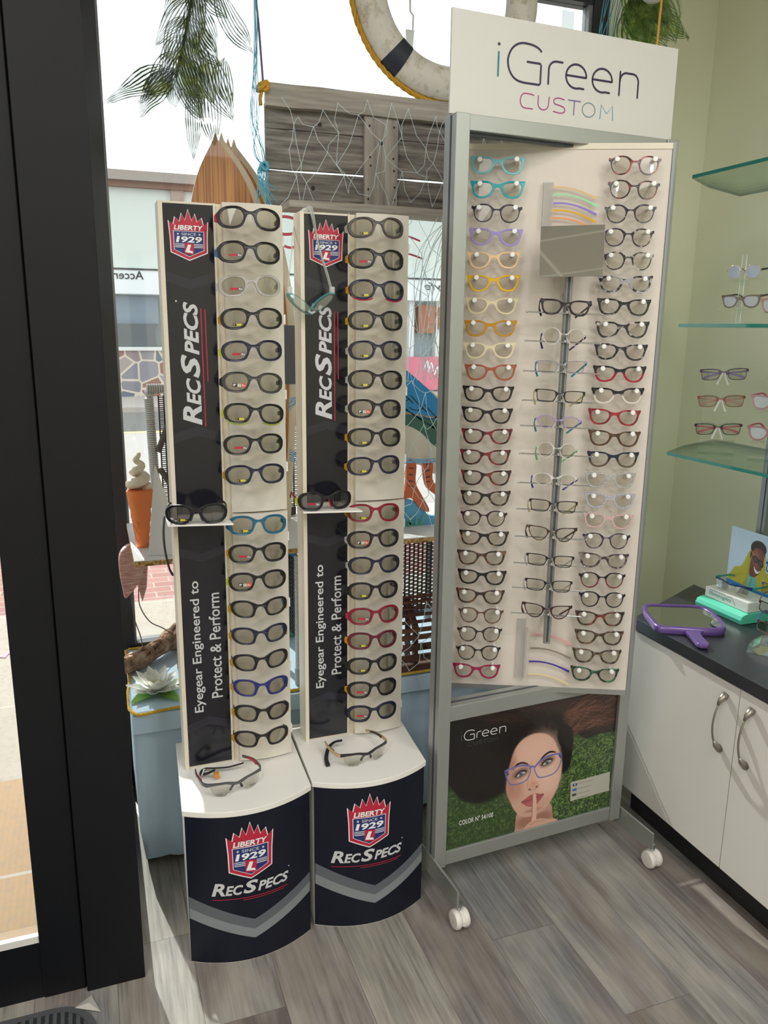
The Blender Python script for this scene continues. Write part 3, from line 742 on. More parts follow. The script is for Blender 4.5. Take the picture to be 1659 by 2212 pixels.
G1 = [('sport','black','redS',None,'black wrap frame with red side pieces'),('sport','black','blueS','red','black wrap frame with blue side pieces and red sticker'),('sport','lgrey','clearS','red','translucent grey wrap frame with red sticker'),
 ('sport','black','yelS','yel','thick black wrap frame with yellow sticker'),('sport','navy','limeS','red','navy wrap frame with lime side pieces'),('sport','char','blkS','frx','charcoal grey wrap frame with round orange sticker'),
 ('sport','black','limeS','yel','black wrap frame with green edge'),('sport','black','clearS','red','slim black wrap frame with red sticker'),('sport','navy','yelS','yel','dark navy wide wrap frame with yellow sticker'),
 ('sport','teal','blueS','yel','teal blue wrap frame'),('sport','black','ambS','red','black wrap frame with amber side pieces'),('sport','black','limeS','frx','black wrap frame with orange round sticker and lime sides'),
 ('angular','black','yelS',None,'black ribbed frame with yellow shields and blue tag'),('angular','navy','yelS',None,'navy ribbed frame with yellow shields'),('angular','black','yelS',None,'blackish ribbed frame with yellow shields'),
 ('angular','blue','yelS',None,'royal blue ribbed frame with yellow shields'),('angular','black','yelS',None,'black ribbed frame with tilted tag'),('angular','black','yelS',None,'black ribbed frame, lowest one')]
G2 = [('sport','taupe','clearS','yel','taupe grey wrap frame'),('sport','black','yelS','red','black wrap frame with yellow shields and red sticker'),('sport','navy','ambS','yel','navy wrap frame with red lower edge'),
 ('sport','black','yelS','yel','black wrap frame with yellow shields'),('sport','navy','clearS','yel','navy wrap frame with clear shields'),('sport','black','clearS','yel','black wrap frame with clear shields'),('sport','black','clearS','frx','black wrap frame with orange round sticker'),
 ('sport','black','yelS','yel','black wrap frame with yellow shields'),('sport','navy','yelS','yel','navy wrap frame with yellow shields'),('sport','red','yelS','yel','red wrap frame'),('sport','black','clearS','frx','black wrap frame with orange round sticker'),
 ('sport','navy','clearS',None,'navy wrap frame without sticker'),('sport','black','blkS','yel','black wrap frame'),('sport','red','redS','red','red wrap frame with red sticker'),('sport','dred','ambS','yel','dark red wrap frame with amber shields'),
 ('sport','black','blkS','yel','black wrap frame'),('sport','black','yelS','red','black wrap frame with yellow shields and red sticker'),('sport','navy','blkS','red','navy wrap frame, lowest one')]
ORD = ['first','second','third','fourth','fifth','sixth','seventh','eighth','ninth','tenth','eleventh','twelfth','thirteenth','fourteenth','fifteenth','sixteenth','seventeenth','eighteenth','nineteenth','twentieth','twenty-first','twenty-second','twenty-third','twenty-fourth','twenty-fifth']
for G, xc, yc, who in ((G1, .346, 1.786, 'door side stand'), (G2, .6505, 1.823, 'goggles stand')):
    for k, (st, fm, sh, stk, lab) in enumerate(G):
        z = (1.722-.0694*k if k < 9 else 1.047-.0679*(k-9))-.001
        o = glasses('sports_glasses', st, C[fm], LENSG, 'stub', C[fm], PADS, stk, A[sh], teeth=C[fm] if st == 'angular' else None, band=TAGM if (G is G1 and k in (12, 13, 15)) else None)
        place(o, (xc+random.uniform(-.002, .002), yc, z), rz=random.uniform(-.03, .03), ry=random.uniform(-.03, .05), rx=-.06)
        tag(o, f'{lab}, {ORD[k]} from top, {who}', 'sports glasses', 'sports glasses on the '+who)
        if (G is G2 and k == 2) or (G is G1 and k == 6):
            S = STY['sport']
            def mk():
                return mb_mesh(MB().tube([(x*.001, x*x/230*.001-.003, (y-1.6)*.001) for x, y in [(16,-17),(24,-20.6),(34,-22),(46,-21.6),(56,-18.5),(63,-13)]], .0016, 6))
            for sx in (1, -1):
                e = obj('lower_edge', cached('edge', mk), o, mat('red edge', '9c1c34', .35) if G is G2 else mat('lime edge', '8f9a28', .4)); e.scale = (sx, 1, 1)

# half-rim pairs lying open on the counters, pairs on the small shelves
def bent(rz, loc, pts): 
    M = Matrix.Translation(loc) @ Matrix.Rotation(rz, 4, 'Z'); return [tuple(M @ Vector(p)) for p in pts]
def half_rim(loc, rz, bm_, tip, inner, label, strap):
    o = empty('sports_glasses', loc, rz); tag(o, label, 'sports glasses', 'half-rim sports glasses on the counters')
    brow = [(-68,20,24),(-60,14,26),(-44,7,27),(-26,3,26),(-12,1,22),(0,0,20),(12,1,22),(26,3,26),(44,7,27),(60,14,26),(68,20,24)]
    b = bar(brow, 3, [9, 7, 5, 5, 7, 6, 7, 5, 5, 7, 9], 4); b.build('brow_bar', bm_, o, local=True)
    for s in (-1, 1):
        q = [(s*13, 2, 20), (s*30, 4, 25), (s*46, 8, 26), (s*62, 15, 24), (s*60, 15, 8), (s*50, 11, -4), (s*32, 6, -7), (s*18, 4, 0)]
        P = smooth_loop([(p[0], p[2]) for p in q], 4)
        cx = sum(p[0] for p in P)/len(P); cz = sum(p[1] for p in P)/len(P)
        yy = lambda x: .0003+(x*x/260)*.001
        vs = [(x*.001, yy(x), z*.001) for x, z in P]+[(cx*.001, yy(cx), cz*.001)]; n = len(P)
        MB().add(vs+[(v[0], v[1]+.0014, v[2]) for v in vs], [(i, (i+1) % n, n) for i in range(n)]+[(n+1+i, n+1+(i+1) % n, 2*n+1) for i in range(n)]+[(i, (i+1) % n, n+1+(i+1) % n, n+1+i) for i in range(n)]).build('lens', LENS, o, local=True)
        t_ = Decal().text('RecSpecs', 0, 0, 15, 3.6, mat('lens print', '3a3a3c', .5), 0, .02, .2)
        xx = -50 if s < 0 else 34
        t_.xf(1, 1, xx, -3.5).build('lens_print', lambda u, v, l: tuple(wmat(o) @ Vector((u*.001, yy(u)-.0004, v*.001))), o)
        bar([(s*7, 2, 18), (s*11, 7, 10), (s*15, 9, 1)], 3, [3, 5, 6]).build('nose_pad', mat('grey nose pad', '3c3c40', .4), o, local=True)
        bar([(s*68, 20, 24), (s*74, 36, 23), (s*73, 75, 22), (s*62, 115, 15)], 3.2, [9, 8, 7, 6]).build('temple_arm', tip, o, local=True)
        bar([(s*71, 50, 23), (s*71.5, 75, 22), (s*67, 98, 18.5)], 3.6, [5, 6, 5]).build('temple_grip', inner, o, local=True)
    return o
RG = mat('red grip', 'b3263d', .4); GG = mat('gunmetal frame', '5a5b5c', .3, .4); TAN = mat('tan grip', 'b59c78', .4)
h1 = half_rim((.267, 1.712, .4195), math.radians(13), GG, mat('dark grey temple', '4b4b4e', .35), RG, 'grey half-rim sports glasses with red temple grips lying open on a white counter', 1)
h2 = half_rim((.603, 1.737, .4195), math.radians(12), mat('matte black brow', '232325', .35), TAN, mat('dark sleeve', '2a2a2c', .4), 'black half-rim sports glasses with tan temples lying open on the counter under the goggles', 2)
STRAP = mat('black strap', '17171a', .7)
def strap(parent, pts, r=.0045, flat=(.35, 1.2)):
    return MB().tube(smooth_line(pts, 6), r, 8, flat=flat).build('strap', STRAP, parent, smooth='auto')
s1 = strap(h1, [(.226, 1.795, .434), (.205, 1.80, .425), (.195, 1.815, .419), (.205, 1.835, .419), (.232, 1.825, .421), (.262, 1.815, .424), (.300, 1.815, .428)])
MB().box((.222, 1.782, .418), (.234, 1.794, .430)).build('strap_clip', mat('orange clip', 'c8832a', .5), s1)
for k in range(5): MB().sphere((.195+.002*k, 1.80+.006*k, .424), .0018, 4).build('strap_dot', WHT, s1)
s2 = strap(h2, [(.565, 1.835, .432), (.545, 1.84, .428), (.525, 1.825, .424), (.508, 1.79, .419), (.503, 1.765, .417)])
MB().box((.498, 1.755, .4125), (.508, 1.768, .419)).build('strap_buckle', STRAP, s2)
o = glasses('sports_glasses', 'sport', C['black'], clear('smoke lens', 'b9b9bb', .08), 'open', C['black'], mat('grey pad', '444448', .4), 'yel')
place(o, (.205, 1.772, 1.0845), rz=-.14, rx=.05)
tag(o, 'black wrap sports glasses with dangling strap on a small white shelf', 'sports glasses')
MB().tube(smooth_line([(.137, 1.785, 1.083), (.132, 1.772, 1.05), (.133, 1.768, 1.01), (.140, 1.766, .968), (.148, 1.768, .950)], 6), [.004]+[.0085]*21+[.009, .006, .001], 8, flat=(.3, 1.2)).build('strap', STRAP, o, smooth='auto')
o = glasses('sports_glasses', 'sport', C['black'], clear('smoke lens', 'b9b9bb', .08), 'open', mat('red rubber temple', '8f1a30', .4), mat('red pad', 'b3203c', .4), 'red', A['limeS'])
place(o, (.523, 1.822, 1.0845), rz=.04, rx=.05)
tag(o, 'black sports glasses with red inner temples on a small white shelf', 'sports glasses')

# swimming goggles hanging on the second stand
t = empty('swimming_goggles', (.50, 1.85, 1.53)); tag(t, 'clear and aqua swimming goggles hanging by their strap over the dark stand panel', 'swimming goggles')
AQ = veil('aqua gasket', '4fa6ae', .75, .25); CLR = veil('clear silicone', 'dfe3e2', .5, .25)
for s, c in ((-1, (.470, 1.862, 1.548)), (1, (.522, 1.862, 1.552))):
    cup = []
    for k in range(4):
        f = [1, 1.0, .82, .7][k]; dy = [0, -.008, -.018, -.020][k]
        cup.append([(c[0]+math.cos(a)*.030*f+s*math.sin(a)*.009*f, c[1]+dy, c[2]+math.sin(a)*.020*f+s*math.cos(a)*.016*f) for a in np.linspace(0, 2*PI, 21)[:-1]])
    vs = [p for r in cup for p in r]; fs = [(r*20+i, r*20+(i+1) % 20, r*20+20+(i+1) % 20, r*20+20+i) for r in range(3) for i in range(20)]
    MB().add(vs[:60], fs[:40]).build('gasket', AQ, t, smooth=True)
    MB().add(cup[3], [tuple(range(20))]).add(cup[2]+cup[3], [(i, (i+1) % 20, 20+(i+1) % 20, 20+i) for i in range(20)]).build('eye_lens', clear('goggle lens', 'cfe4e4', .15), t)
MB().tube([(.486, 1.845, 1.532), (.494, 1.842, 1.528), (.502, 1.845, 1.532)], .003, 6).build('nose_bridge', CLR, t)
for pts in ([(.547, 1.858, 1.572), (.541, 1.868, 1.605), (.528, 1.880, 1.66), (.505, 1.886, 1.755), (.503, 1.90, 1.764), (.505, 1.93, 1.764)], [(.445, 1.868, 1.565), (.447, 1.87, 1.60), (.462, 1.90, 1.66), (.478, 1.945, 1.72), (.5, 1.965, 1.764), (.505, 1.93, 1.766)], [(.5475, 1.852, 1.572), (.537, 1.862, 1.62), (.520, 1.876, 1.68), (.510, 1.884, 1.755), (.508, 1.91, 1.765)]):
    MB().tube(smooth_line(pts, 6), .0042, 8, flat=(.3, 1.2)).build('strap', CLR, t, smooth='auto')
for x, z in ((.547, 1.58), (.446, 1.578)): MB().box((x-.006, 1.852, z-.009), (x+.006, 1.862, z+.009)).build('strap_buckle', CLR, t, bevel=.002)

# ------------------------------------------------------------------ the tall framed stand
U0 = Vector((.9985, .054, 0)).normalized(); D0 = Vector((-.054, .9985, 0)).normalized(); S0 = Vector((.821, 1.697, 0))
def sp(s, d, z): return tuple(S0+U0*s+D0*d+Vector((0, 0, z)))
def sbox(b, s0, s1, d0, d1, z0, z1):
    return b.obox(sp(s0, d0, z0), U0*(s1-s0), D0*(d1-d0), (0, 0, z1-z0))
ST = empty('frame_display_stand', sp(.267, .03, 0)); tag(ST, 'tall silver framed stand on casters with tilted white frame board and sign', 'display stand')
for a, b, s in ((-.042, -.008, -1), (.537, .572, 1)):
    m = sbox(MB(), a, b, .0, .022, .085, 1.951); sbox(m, a, b, .030, .056, .085, 1.951)
    sbox(m, a+.003, b-.003, .02, .032, .087, 1.949)
    m.build('post', SILVER, ST, bevel=.0015)
    x = a if s < 0 else b
    m = sbox(MB(), x-.0005 if s < 0 else x-.002, x+.002 if s < 0 else x+.0005, .0225, .0295, .087, 1.949); m.build('post_groove', SILVERD, ST)
m = sbox(MB(), -.008, .537, .004, .050, 1.918, 1.951); m.build('header_rail', SILVER, ST, bevel=.0015)
m = sbox(MB(), .0, .53, .02, .034, 1.912, 1.918); m.build('header_track', SILVERD, ST)
m = sbox(MB(), -.008, .537, .004, .050, .510, .552); m.build('middle_rail', SILVER, ST, bevel=.0015)
m = sbox(MB(), -.002, .531, .024, .030, .5515, .553); m.build('rail_groove', SILVERD, ST)
m = sbox(MB(), -.008, .537, .004, .050, .088, .128); m.build('bottom_rail', SILVER, ST, bevel=.0015)
# feet
for s_, cx in ((-.046, -.032), (.576, .592)):
    xx = s_
    P = [sp(xx, -.135, .118), sp(xx, -.135, .072), sp(xx, -.10, .060), sp(xx, .13, .060), sp(xx, .165, .072), sp(xx, .165, .118)]
    f_ = MB().prism(P, U0*.005).build('foot', SILVER, ST)
    if True:
        for dd in (-.120, .150):
            CW = mat('white caster plastic', 'dddad2', .4)
            c = Vector(sp(cx+.004, dd, .0255))
            m = MB().lathe(c-U0*.0205, [(.012, 0), (.0225, .001), (.0255, .005), (.0255, .013), (.023, .0165), (.012, .017)], 24, U0).lathe(c+U0*.0035, [(.012, 0), (.023, .0005), (.0255, .004), (.0255, .012), (.0225, .016), (.012, .017)], 24, U0)
            m.tube([c-U0*.02, c+U0*.02], .006, 10)
            m.build('caster', CW, f_, smooth='auto')
            MB().prism([tuple(c+D0*a_+Vector((0, 0, b_))-U0*.004) for a_, b_ in [(-.0265, -.004), (-.026, .008), (-.018, .021), (0, .0275), (.018, .021), (.026, .008), (.0265, -.004), (.016, -.010), (-.016, -.010)]], U0*.008).build('caster_fork', CW, f_)
            MB().tube([c+Vector((0, 0, .026)), c+Vector((0, 0, .045))], .006, 10).build('caster_stem', CHROME, f_)
# sign
sg = sbox(MB(), -.050, .561, .018, .024, 1.951, 2.156).build('sign_panel', mat('sign white', 'd0cfca', .42), ST)
def onsign(u, v, l): return tuple(S0+U0*u*.001+D0*(.018-l)+Vector((0, 0, v*.001)))
INK = mat('dark indigo ink', '221a3c', .5); TEA = mat('teal ink', '2b7c86', .5); MAG = mat('magenta ink', 'a03a78', .5); PLM = mat('plum ink', '6b5a92', .5); GRN = mat('grey green ink', '7a8d90', .5); BLU = mat('steel blue ink', '5a96b8', .5)
def igreen(d, ox, oy, k, w, cols, cus, w2):
    X = lambda P: [(ox+x*k, oy+y*k) for x, y in P]
    i1, g, i2 = cols
    d.line(X([(0, 0), (0, 47)]), w, i2, 0); d.poly(arc(ox, oy+63*k, w*.75, w*.75, 0, 330, 12), i1, 0)
    G_ = [(109, 62)]+[(100, 68), (85, 72), (62, 73), (45, 68), (32, 57), (25, 42), (24, 30), (28, 16), (38, 3), (52, -4), (70, -6), (90, -6), (107, -6), (110, -3), (110, 6), (110, 34), (108, 37), (74, 37)]
    G_ = smooth_line(G_[:14], 3)+G_[14:]
    d.line(X([(x, y) for x, y in G_]), w, g, 0)
    d.line(X([(131, -1), (131, 30)]+arc(151, 29, 20, 18, 180, 90, 8)+[(167, 47)]), w, g, 0)
    for ex in (178, 251):
        d.line(X([(ex+1, 23), (ex+56, 23)]+arc(ex+28, 23, 28, 25, 0, 180, 14)+arc(ex+28, 22, 28, 24, 180, 290, 10)+[(ex+50, -1)]), w, g, 0)
    d.line(X([(329, -2), (329, 48)]), w, g, 0); d.line(X([(329, 28)]+arc(347, 28, 18, 19, 180, 95, 6)+[(362, 47)]+arc(366, 30, 17, 17, 90, 0, 8)+[(383, -2)]), w, g, 0)
    c = cus
    d.line(X([(95, -29), (88, -27), (76, -27)]+arc(72, -42, 12, 15, 100, 260, 10)+[(76, -57), (93, -57)]), w2, c[0], 0)
    d.line(X([(107, -28), (107, -46)]+arc(121, -44, 14, 12, 190, 350, 8)+[(136, -28)]), w2, c[1], 0)
    d.line(X(smooth_line([(177, -29), (160, -27), (149, -32), (152, -40), (165, -42), (178, -46), (179, -54), (168, -58), (149, -56)], 4)), w2, c[2], 0)
    d.line(X([(188, -28), (222, -28)]), w2, c[3], 0); d.line(X([(205, -28), (205, -58)]), w2, c[3], 0)
    d.line(X(arc(246, -43, 18, 15, 0, 360, 24)), w2, c[4], 0)
    d.line(X([(279, -58), (281, -28), (297, -46), (313, -28), (316, -58)]), w2, c[5], 0)
    return d
igreen(Decal(), 66, 2038, 1, 4.6, (INK, INK, TEA), (MAG, MAG, MAG, PLM, GRN, BLU), 2.6).build('sign_lettering', onsign, sg, lift=.0)
# tilted board
PH = math.radians(24.4); PU = Vector((math.cos(PH), -math.sin(PH), 0)); PN = Vector((-math.sin(PH), -math.cos(PH), 0)); PC = Vector((1.088, 1.738, 0))
def pp(s, o, z): return tuple(PC+PU*s+PN*o+Vector((0, 0, z)))
def pbox(b, s0, s1, o0, o1, z0, z1): return b.obox(pp(s0, o0, z0), PU*(s1-s0), PN*(o1-o0), (0, 0, z1-z0))
q = NT('board face'); q.base('d8cfc6', .24, Specular_IOR_Level=.5, Coat_Weight=.35, Coat_Roughness=.03); BOARD = q.m
bd = pbox(MB(), -.240, .238, -.016, 0, .551, 1.908).build('frame_board', BOARD, ST)
m = pbox(MB(), -.241, .239, -.018, .002, 1.908, 1.921); m.build('board_top_rail', CREAM, bd)
m = pbox(MB(), -.241, .239, -.018, .002, .537, .551); m.build('board_bottom_rail', SILVER, bd)
for s in (-.2445, .2385): pbox(MB(), s, s+.006, -.020, .003, .537, 1.921).build('board_edge', mat('grey board edge', '8c9093', .4, .3), bd)
MB().tube([pp(0, -.008, .52), pp(0, -.008, .537)], .007, 12).tube([pp(0, -.008, 1.921), pp(0, -.008, 1.925)], .007, 12).build('pivot_pin', CHROME, bd)
# patterned acetates
def tort(name, a, b, c, sc=75, lo=.42, hi=.58, rough=.22):
    q = NT(name); P = q.coord('Object'); oi = q.n('ShaderNodeObjectInfo').outputs['Random']
    P = q.n('ShaderNodeVectorMath', operation='ADD', ins={0: P, 1: q.comb(oi, oi, oi)}).outputs[0]
    n = q.noise(P, sc, 2, .5); q.base(q.ramp(n, [(lo, a), ((lo+hi)/2, b), (hi, c)]), rough, Coat_Weight=.3); return q.m
def chev(name, a):
    q = NT(name); x, y, z = q.sep(q.coord('Object'))[:3]
    zg = q.math('ABSOLUTE', q.math('SUBTRACT', q.math('FRACT', q.math('MULTIPLY', x, 210.)), .5))
    f = q.math('FRACT', q.math('ADD', q.math('MULTIPLY', z, 330.), zg)); q.base(q.mix(q.math('GREATER_THAN', f, .5), a, 'e8e6e2'), .3); return q.m
def two(name, a, b, z0=.002):
    q = NT(name); x, y, z = q.sep(q.coord('Object'))[:3]; q.base(q.ramp(q.math('MULTIPLY_ADD', z, 90., .5-z0*90), [(.2, b), (.8, a)]), .25); return q.m
FC = {'ltq': veil('light turquoise acetate', '7cc3c9', .8), 'teal2': mat('teal acetate', '0f9aa0', .25), 'navy2': mat('navy acetate', '1e1a30', .25), 'lilac': veil('lilac acetate', '9f8fd0', .85), 'peach': veil('peach acetate', 'eac79a', .85),
 'yellow': mat('yellow acetate', 'd9ad12', .25), 'cream': veil('cream acetate', 'e0d2ab', .8), 'mustard': mat('mustard acetate', 'b9820f', .25), 'pale': veil('pale butter acetate', 'e6dab4', .75), 'brick': mat('brick brown acetate', '9c5238', .25),
 'blk': mat('black acetate', '1a1718', .2), 'maroon': tort('maroon tortoise', '2a1216', '5e1420', '7c1c2a'), 'rbt': tort('red brown tortoise', '1b1213', '3c1616', '6b2c1c'), 'dkt': tort('dark tortoise', '191415', '2a1c14', '7a5a38', 80, .45, .68),
 'brt': tort('brown tortoise', '2a1d18', '3f2a1e', '6a4c34'), 'brn': mat('brown acetate', '5a4034', .3), 'mag': mat('magenta acetate', '8c1440', .25), 'redt': tort('red tortoise', '2c1c1c', '7a2a30', '9c4a48'),
 'redk': tort('red black tortoise', '151114', '3a1418', '8a3428', 80, .45, .66), 'navt': tort('navy tortoise', '17142a', '1c1830', 'a89a88', 85, .45, .72), 'vio': tort('violet tortoise', '221528', '2a1c30', 'b7a79c', 85, .45, .7), 'bw': tort('black white tortoise', '1c1a1e', '2a262a', 'b9b2aa', 80, .45, .64),
 'gsp': tort('grey spotted', '1d1b1e', '2b2a2c', '9a9aa0', 85, .46, .52), 'bkt': tort('black grey tortoise', '161416', '1c1a1a', '7f7668', 85, .5, .72), 'bg': tort('black grey marble', '17161a', '232226', '8c8a8c', 90, .46, .66),
 'br': two('black over red', '17141a', '9c1030'), 'bc': two('black over clear', '17141a', 'cfc8bf'), 'redf': tort('bright red acetate', '6b1622', '8c1c2a', '9c2030'), 'brw': tort('warm brown acetate', '3a2418', '4c3020', '5c3c28'),
 'nb': two('navy over brown', '182034', '5a4a40', -.004), 'chk': chev('black chevron', '17171a'), 'chb': chev('blue chevron', '232a6b'), 'chr': chev('red chevron', '96202e'), 'pbk': tort('purple black', '1a1622', '2a2036', '6b6070'),
 'pgt': tort('purple grey tortoise', '33262f', '5a464c', '8a8078'), 'dr': two('black over dark red', '241820', '6b1c30'), 'bb': mat('blue black acetate', '191a26', .25), 'brr': tort('rosewood tortoise', '2e1e1a', '4c3226', '7a3028'), 'bro': tort('oak brown', '33251c', '4f3a2a', '6b5440'),
 'dbr': tort('dark brown marble', '221a16', '3c2e24', '6a5a48'), 'grt': tort('green tortoise', '12251c', '1c4430', '3c6a4c'), 'mar': mat('dark maroon acetate', '35161e', .25)}
PL = [('classic','ltq','pale turquoise'),('classic','teal2','teal'),('round','navy2','round navy'),('classic','lilac','lilac'),('classic','peach','peach'),('classic','yellow','bright yellow'),('classic','cream','cream'),('classic','mustard','mustard'),('classic','pale','pale butter'),('classic','brick','brick brown'),
 ('classic','blk','black'),('classic','blk','black'),('classic','maroon','maroon tortoise'),('classic','maroon','maroon tortoise'),('classic','rbt','near-black tortoise'),('classic','dkt','red-brown tortoise'),('round','mar','round dark maroon'),('classic','dkt','dark olive tortoise'),('classic','brt','brown tortoise'),('classic','blk','black'),
 ('classic','brt','brown tortoise'),('round','brn','round brown'),('round','dkt','round dark tortoise'),('round','bkt','round black'),('classic','mag','magenta')]
PR = [('round','redt','round red tortoise'),('round','redk','round red and black'),('round','navt','round navy tortoise'),('round','vio','round violet tortoise'),('round','bw','round black and white tortoise'),('classic','gsp','grey spotted'),('classic','bkt','black'),('classic','bw','black and grey marbled'),('classic','bg','charcoal marbled'),('classic','br','black and red'),
 ('classic','bc','black over clear'),('classic','redf','red'),('classic','brw','brown'),('classic','nb','navy and brown'),('classic','chk','black zigzag'),('classic','chb','blue zigzag'),('classic','chr','red zigzag'),('round','pbk','round purple and black'),('classic','pgt','purple-grey tortoise'),('round','dr','round dark red'),
 ('round','bb','round blue-black'),('classic','brr','rosewood tortoise'),('classic','bro','oak brown'),('classic','dbr','dark brown marbled'),('classic','grt','green tortoise')]
pegme = None
for LST, sc, z0, dz, who in ((PL, -.1635, 1.868, .05279, 'board column on the window side'), (PR, .148, 1.867, .05258, 'board column nearest the green wall')):
    for k, (st, fm, lab) in enumerate(LST):
        z = z0-dz*k; s = sc+random.uniform(-.003, .003)
        o = glasses('eyeglasses', st, FC[fm], LENS); place(o, pp(s, .030, z), rz=-PH+random.uniform(-.02, .02), ry=random.uniform(-.012, .03), rx=-.05)
        tag(o, f'{lab} spectacle front, {ORD[k]} from top, {who}' if k else f'{lab} spectacle front, topmost of {who}', 'eyeglasses', 'spectacle fronts on the white board')
        for dx in (-.042, .043):
            x, zz = s+dx, z+.0125
            if pegme is None:
                b = MB().lathe((0, 0, 0), [(.0035, 0), (.0035, .030), (.0062, .031), (.0066, .034), (.005, .0375), (.001, .038)], 14, (0, -1, 0)); pegme = mb_mesh(b, smooth='auto')
            g = obj('peg', pegme, bd, PINW); g.location = wmat(bd).inverted() @ Vector(pp(x, 0, zz)); g.rotation_euler = (0, 0, -PH)
# loose temple arms
TA = [(-.037,1.822,'d9b98a','tan'),(-.035,1.806,'9fd8ac','mint'),(-.036,1.787,'8a78c8','lilac'),(-.037,1.771,'d9aa1c','yellow'),(-.038,1.754,'e89a68','orange'),(-.024,.705,'dba0a0','pink'),(-.025,.666,'8f8578','grey'),(-.026,.628,'3c2a96','purple'),(-.026,.591,'e2cfa0','cream')]
for k, (s, z, c, lab) in enumerate(TA):
    b = bar([(0, 0, 0), (30, 0, .5), (60, 0, -5), (85, 0, -14), (108, 0, -25)], 2, [4.6, 3.6, 3.4, 4.2, 6], 4)
    o = b.build('temple_arm', mat('temple '+lab, c, .3), local=True); o.location = pp(s, .012, z); o.rotation_euler = (0, 0, -PH)
    tag(o, f'{lab} plastic temple arm clipped to the {"upper" if k < 5 else "lower"} part of the white board', 'temple arm', 'sample temple arms on the board')
pbox(MB(), -.062, -.038, .0, .006, .575, .745).build('temple_holder', veil('frosted acrylic', 'dedcd6', .35, .3), bd)
pbox(MB(), -.040, -.032, .0, .020, .575, .72).build('temple_holder', veil('frosted acrylic', 'dedcd6', .35, .3), bd)
pbox(MB(), -.054, -.030, .0, .014, 1.735, 1.835).build('temple_holder', veil('frosted acrylic', 'dedcd6', .35, .3), bd)
# middle rod rack with mirror
pol = MB().tube([pp(.012, .050, .699), pp(.012, .050, 1.64)], .0095, 20).build('rack_pole', SILVER, ST, smooth='auto')
pbox(MB(), .009, .015, .0585, .0600, .705, 1.62).build('pole_slot', SILVERD, pol)
for z in (.74, 1.55): MB().tube([pp(.012, 0, z+.03), pp(.012, .045, z)], .006, 10).build('pole_bracket', SILVER, pol)
mr = MB(); tl = math.radians(8)
c = Vector(pp(.010, .085, 1.674)); v_ = (Vector((0, 0, 1))*math.cos(tl)-PN*math.sin(tl)); u_ = PU*math.cos(.03)+v_*math.sin(.03)
n_ = PN*math.cos(tl)+Vector((0, 0, 1))*math.sin(tl)
mh = mr.obox(c-u_*.073-v_*.0575-n_*.004, u_*.146, v_*.115, n_*.004).build('mirror', [mat('mirror edge', 'a8aaa8', .3, .5)], ST)
MB().obox(c-u_*.0725-v_*.057+n_*.0002, u_*.145, v_*.114, n_*.0006).build('mirror_glass', mat('mirror glass', 'c9cac8', .02, 1), mh)
MB().tube([pp(.012, .05, 1.64), pp(.012, .078, 1.655)], .005, 8).build('mirror_neck', SILVER, mh)
MC = [('classic',mat('black grey acetate','241f24',.2),'blk','black rounded',None),('circle',veil('crystal frame','e4e2e0',.6,.15),mat('violet temple','3c2c66',.3),'clear round, violet temples',0),('rect',veil('crystal grey frame','9a9aa8',.6,.2),mat('cyan temple','1f94b0',.3),'clear grey, cyan temples',0),
 ('rect',FC['blk'],mat('butter temple','d8cba0',.3),'black rectangular, butter temples',0),('oval',veil('clear lilac frame','a892cc',.75,.2),mat('petrol temple','1f8c96',.3),'lilac oval, petrol temples',0),('circle',veil('crystal frame','e4e2e0',.6),mat('mint temple','6fcf8a',.3),'clear round, mint temples',0),
 ('oval',veil('crystal frame','e4e2e0',.6),mat('blue temple','3c3c9c',.3),'clear oval, blue temples',0),('rect',mat('black brown acetate','1f1a18',.25),mat('butter temple','d8cba0',.3),'black-brown, butter temples',0),('cateye',FC['brt'],mat('brown temple','4a4038',.3),'brown cat-eye',0),
 ('rect',FC['blk'],veil('clear temple','d8d6d0',.6),'thin black rectangular',0),('rect',FC['bb'],veil('clear temple','d8d6d0',.6),'blue-black rectangular',0),('cateye',FC['mar'],mat('dark red temple','5c1a20',.3),'dark maroon cat-eye',0)]
for k, (st, fm, tm, lab, _) in enumerate(MC):
    z = [1.548, 1.481, 1.410, 1.340, 1.278, 1.209, 1.136, 1.069, .998, .928, .862, .793][k]
    tm = FC['blk'] if tm == 'blk' else tm
    o = glasses('eyeglasses', st, fm, LENS, 'drop', tm, veil('silicone pad', 'eceae4', .6))
    if k == 2: place(o, pp(.004, .074, z), rz=-PH, rx=-.05, sc=.92)
    else: place(o, pp(.005, .074, z), rz=-PH+random.uniform(-.03, .03), rx=-.06, ry=.05, sc=.94 if k not in (4, 5, 6) else .9)
    tag(o, f'{lab} eyeglasses, {ORD[k]} from top on the rod rack' if k else f'{lab} eyeglasses, topmost on the rod rack under the mirror', 'eyeglasses', 'eyeglasses on the middle rod rack')
    rz_ = z-.014
    MB().tube([pp(-.083, .062, rz_+.004), pp(.094, .062, rz_-.001)], .0017, 8).tube([pp(.012, .05, rz_+.001), pp(.012, .066, rz_+.004)], .004, 8).sphere(pp(-.083, .062, rz_+.004), .0026, 5).sphere(pp(.094, .062, rz_-.001), .0026, 5).build('rod', CHROME, pol, smooth='auto')
    MB().lathe(pp(.010, .066, z+.004), [(.001, 0), (.005, .001), (.005, .010), (.001, .012)], 12, PN).build('rod_knob', ACRY, pol, smooth='auto')

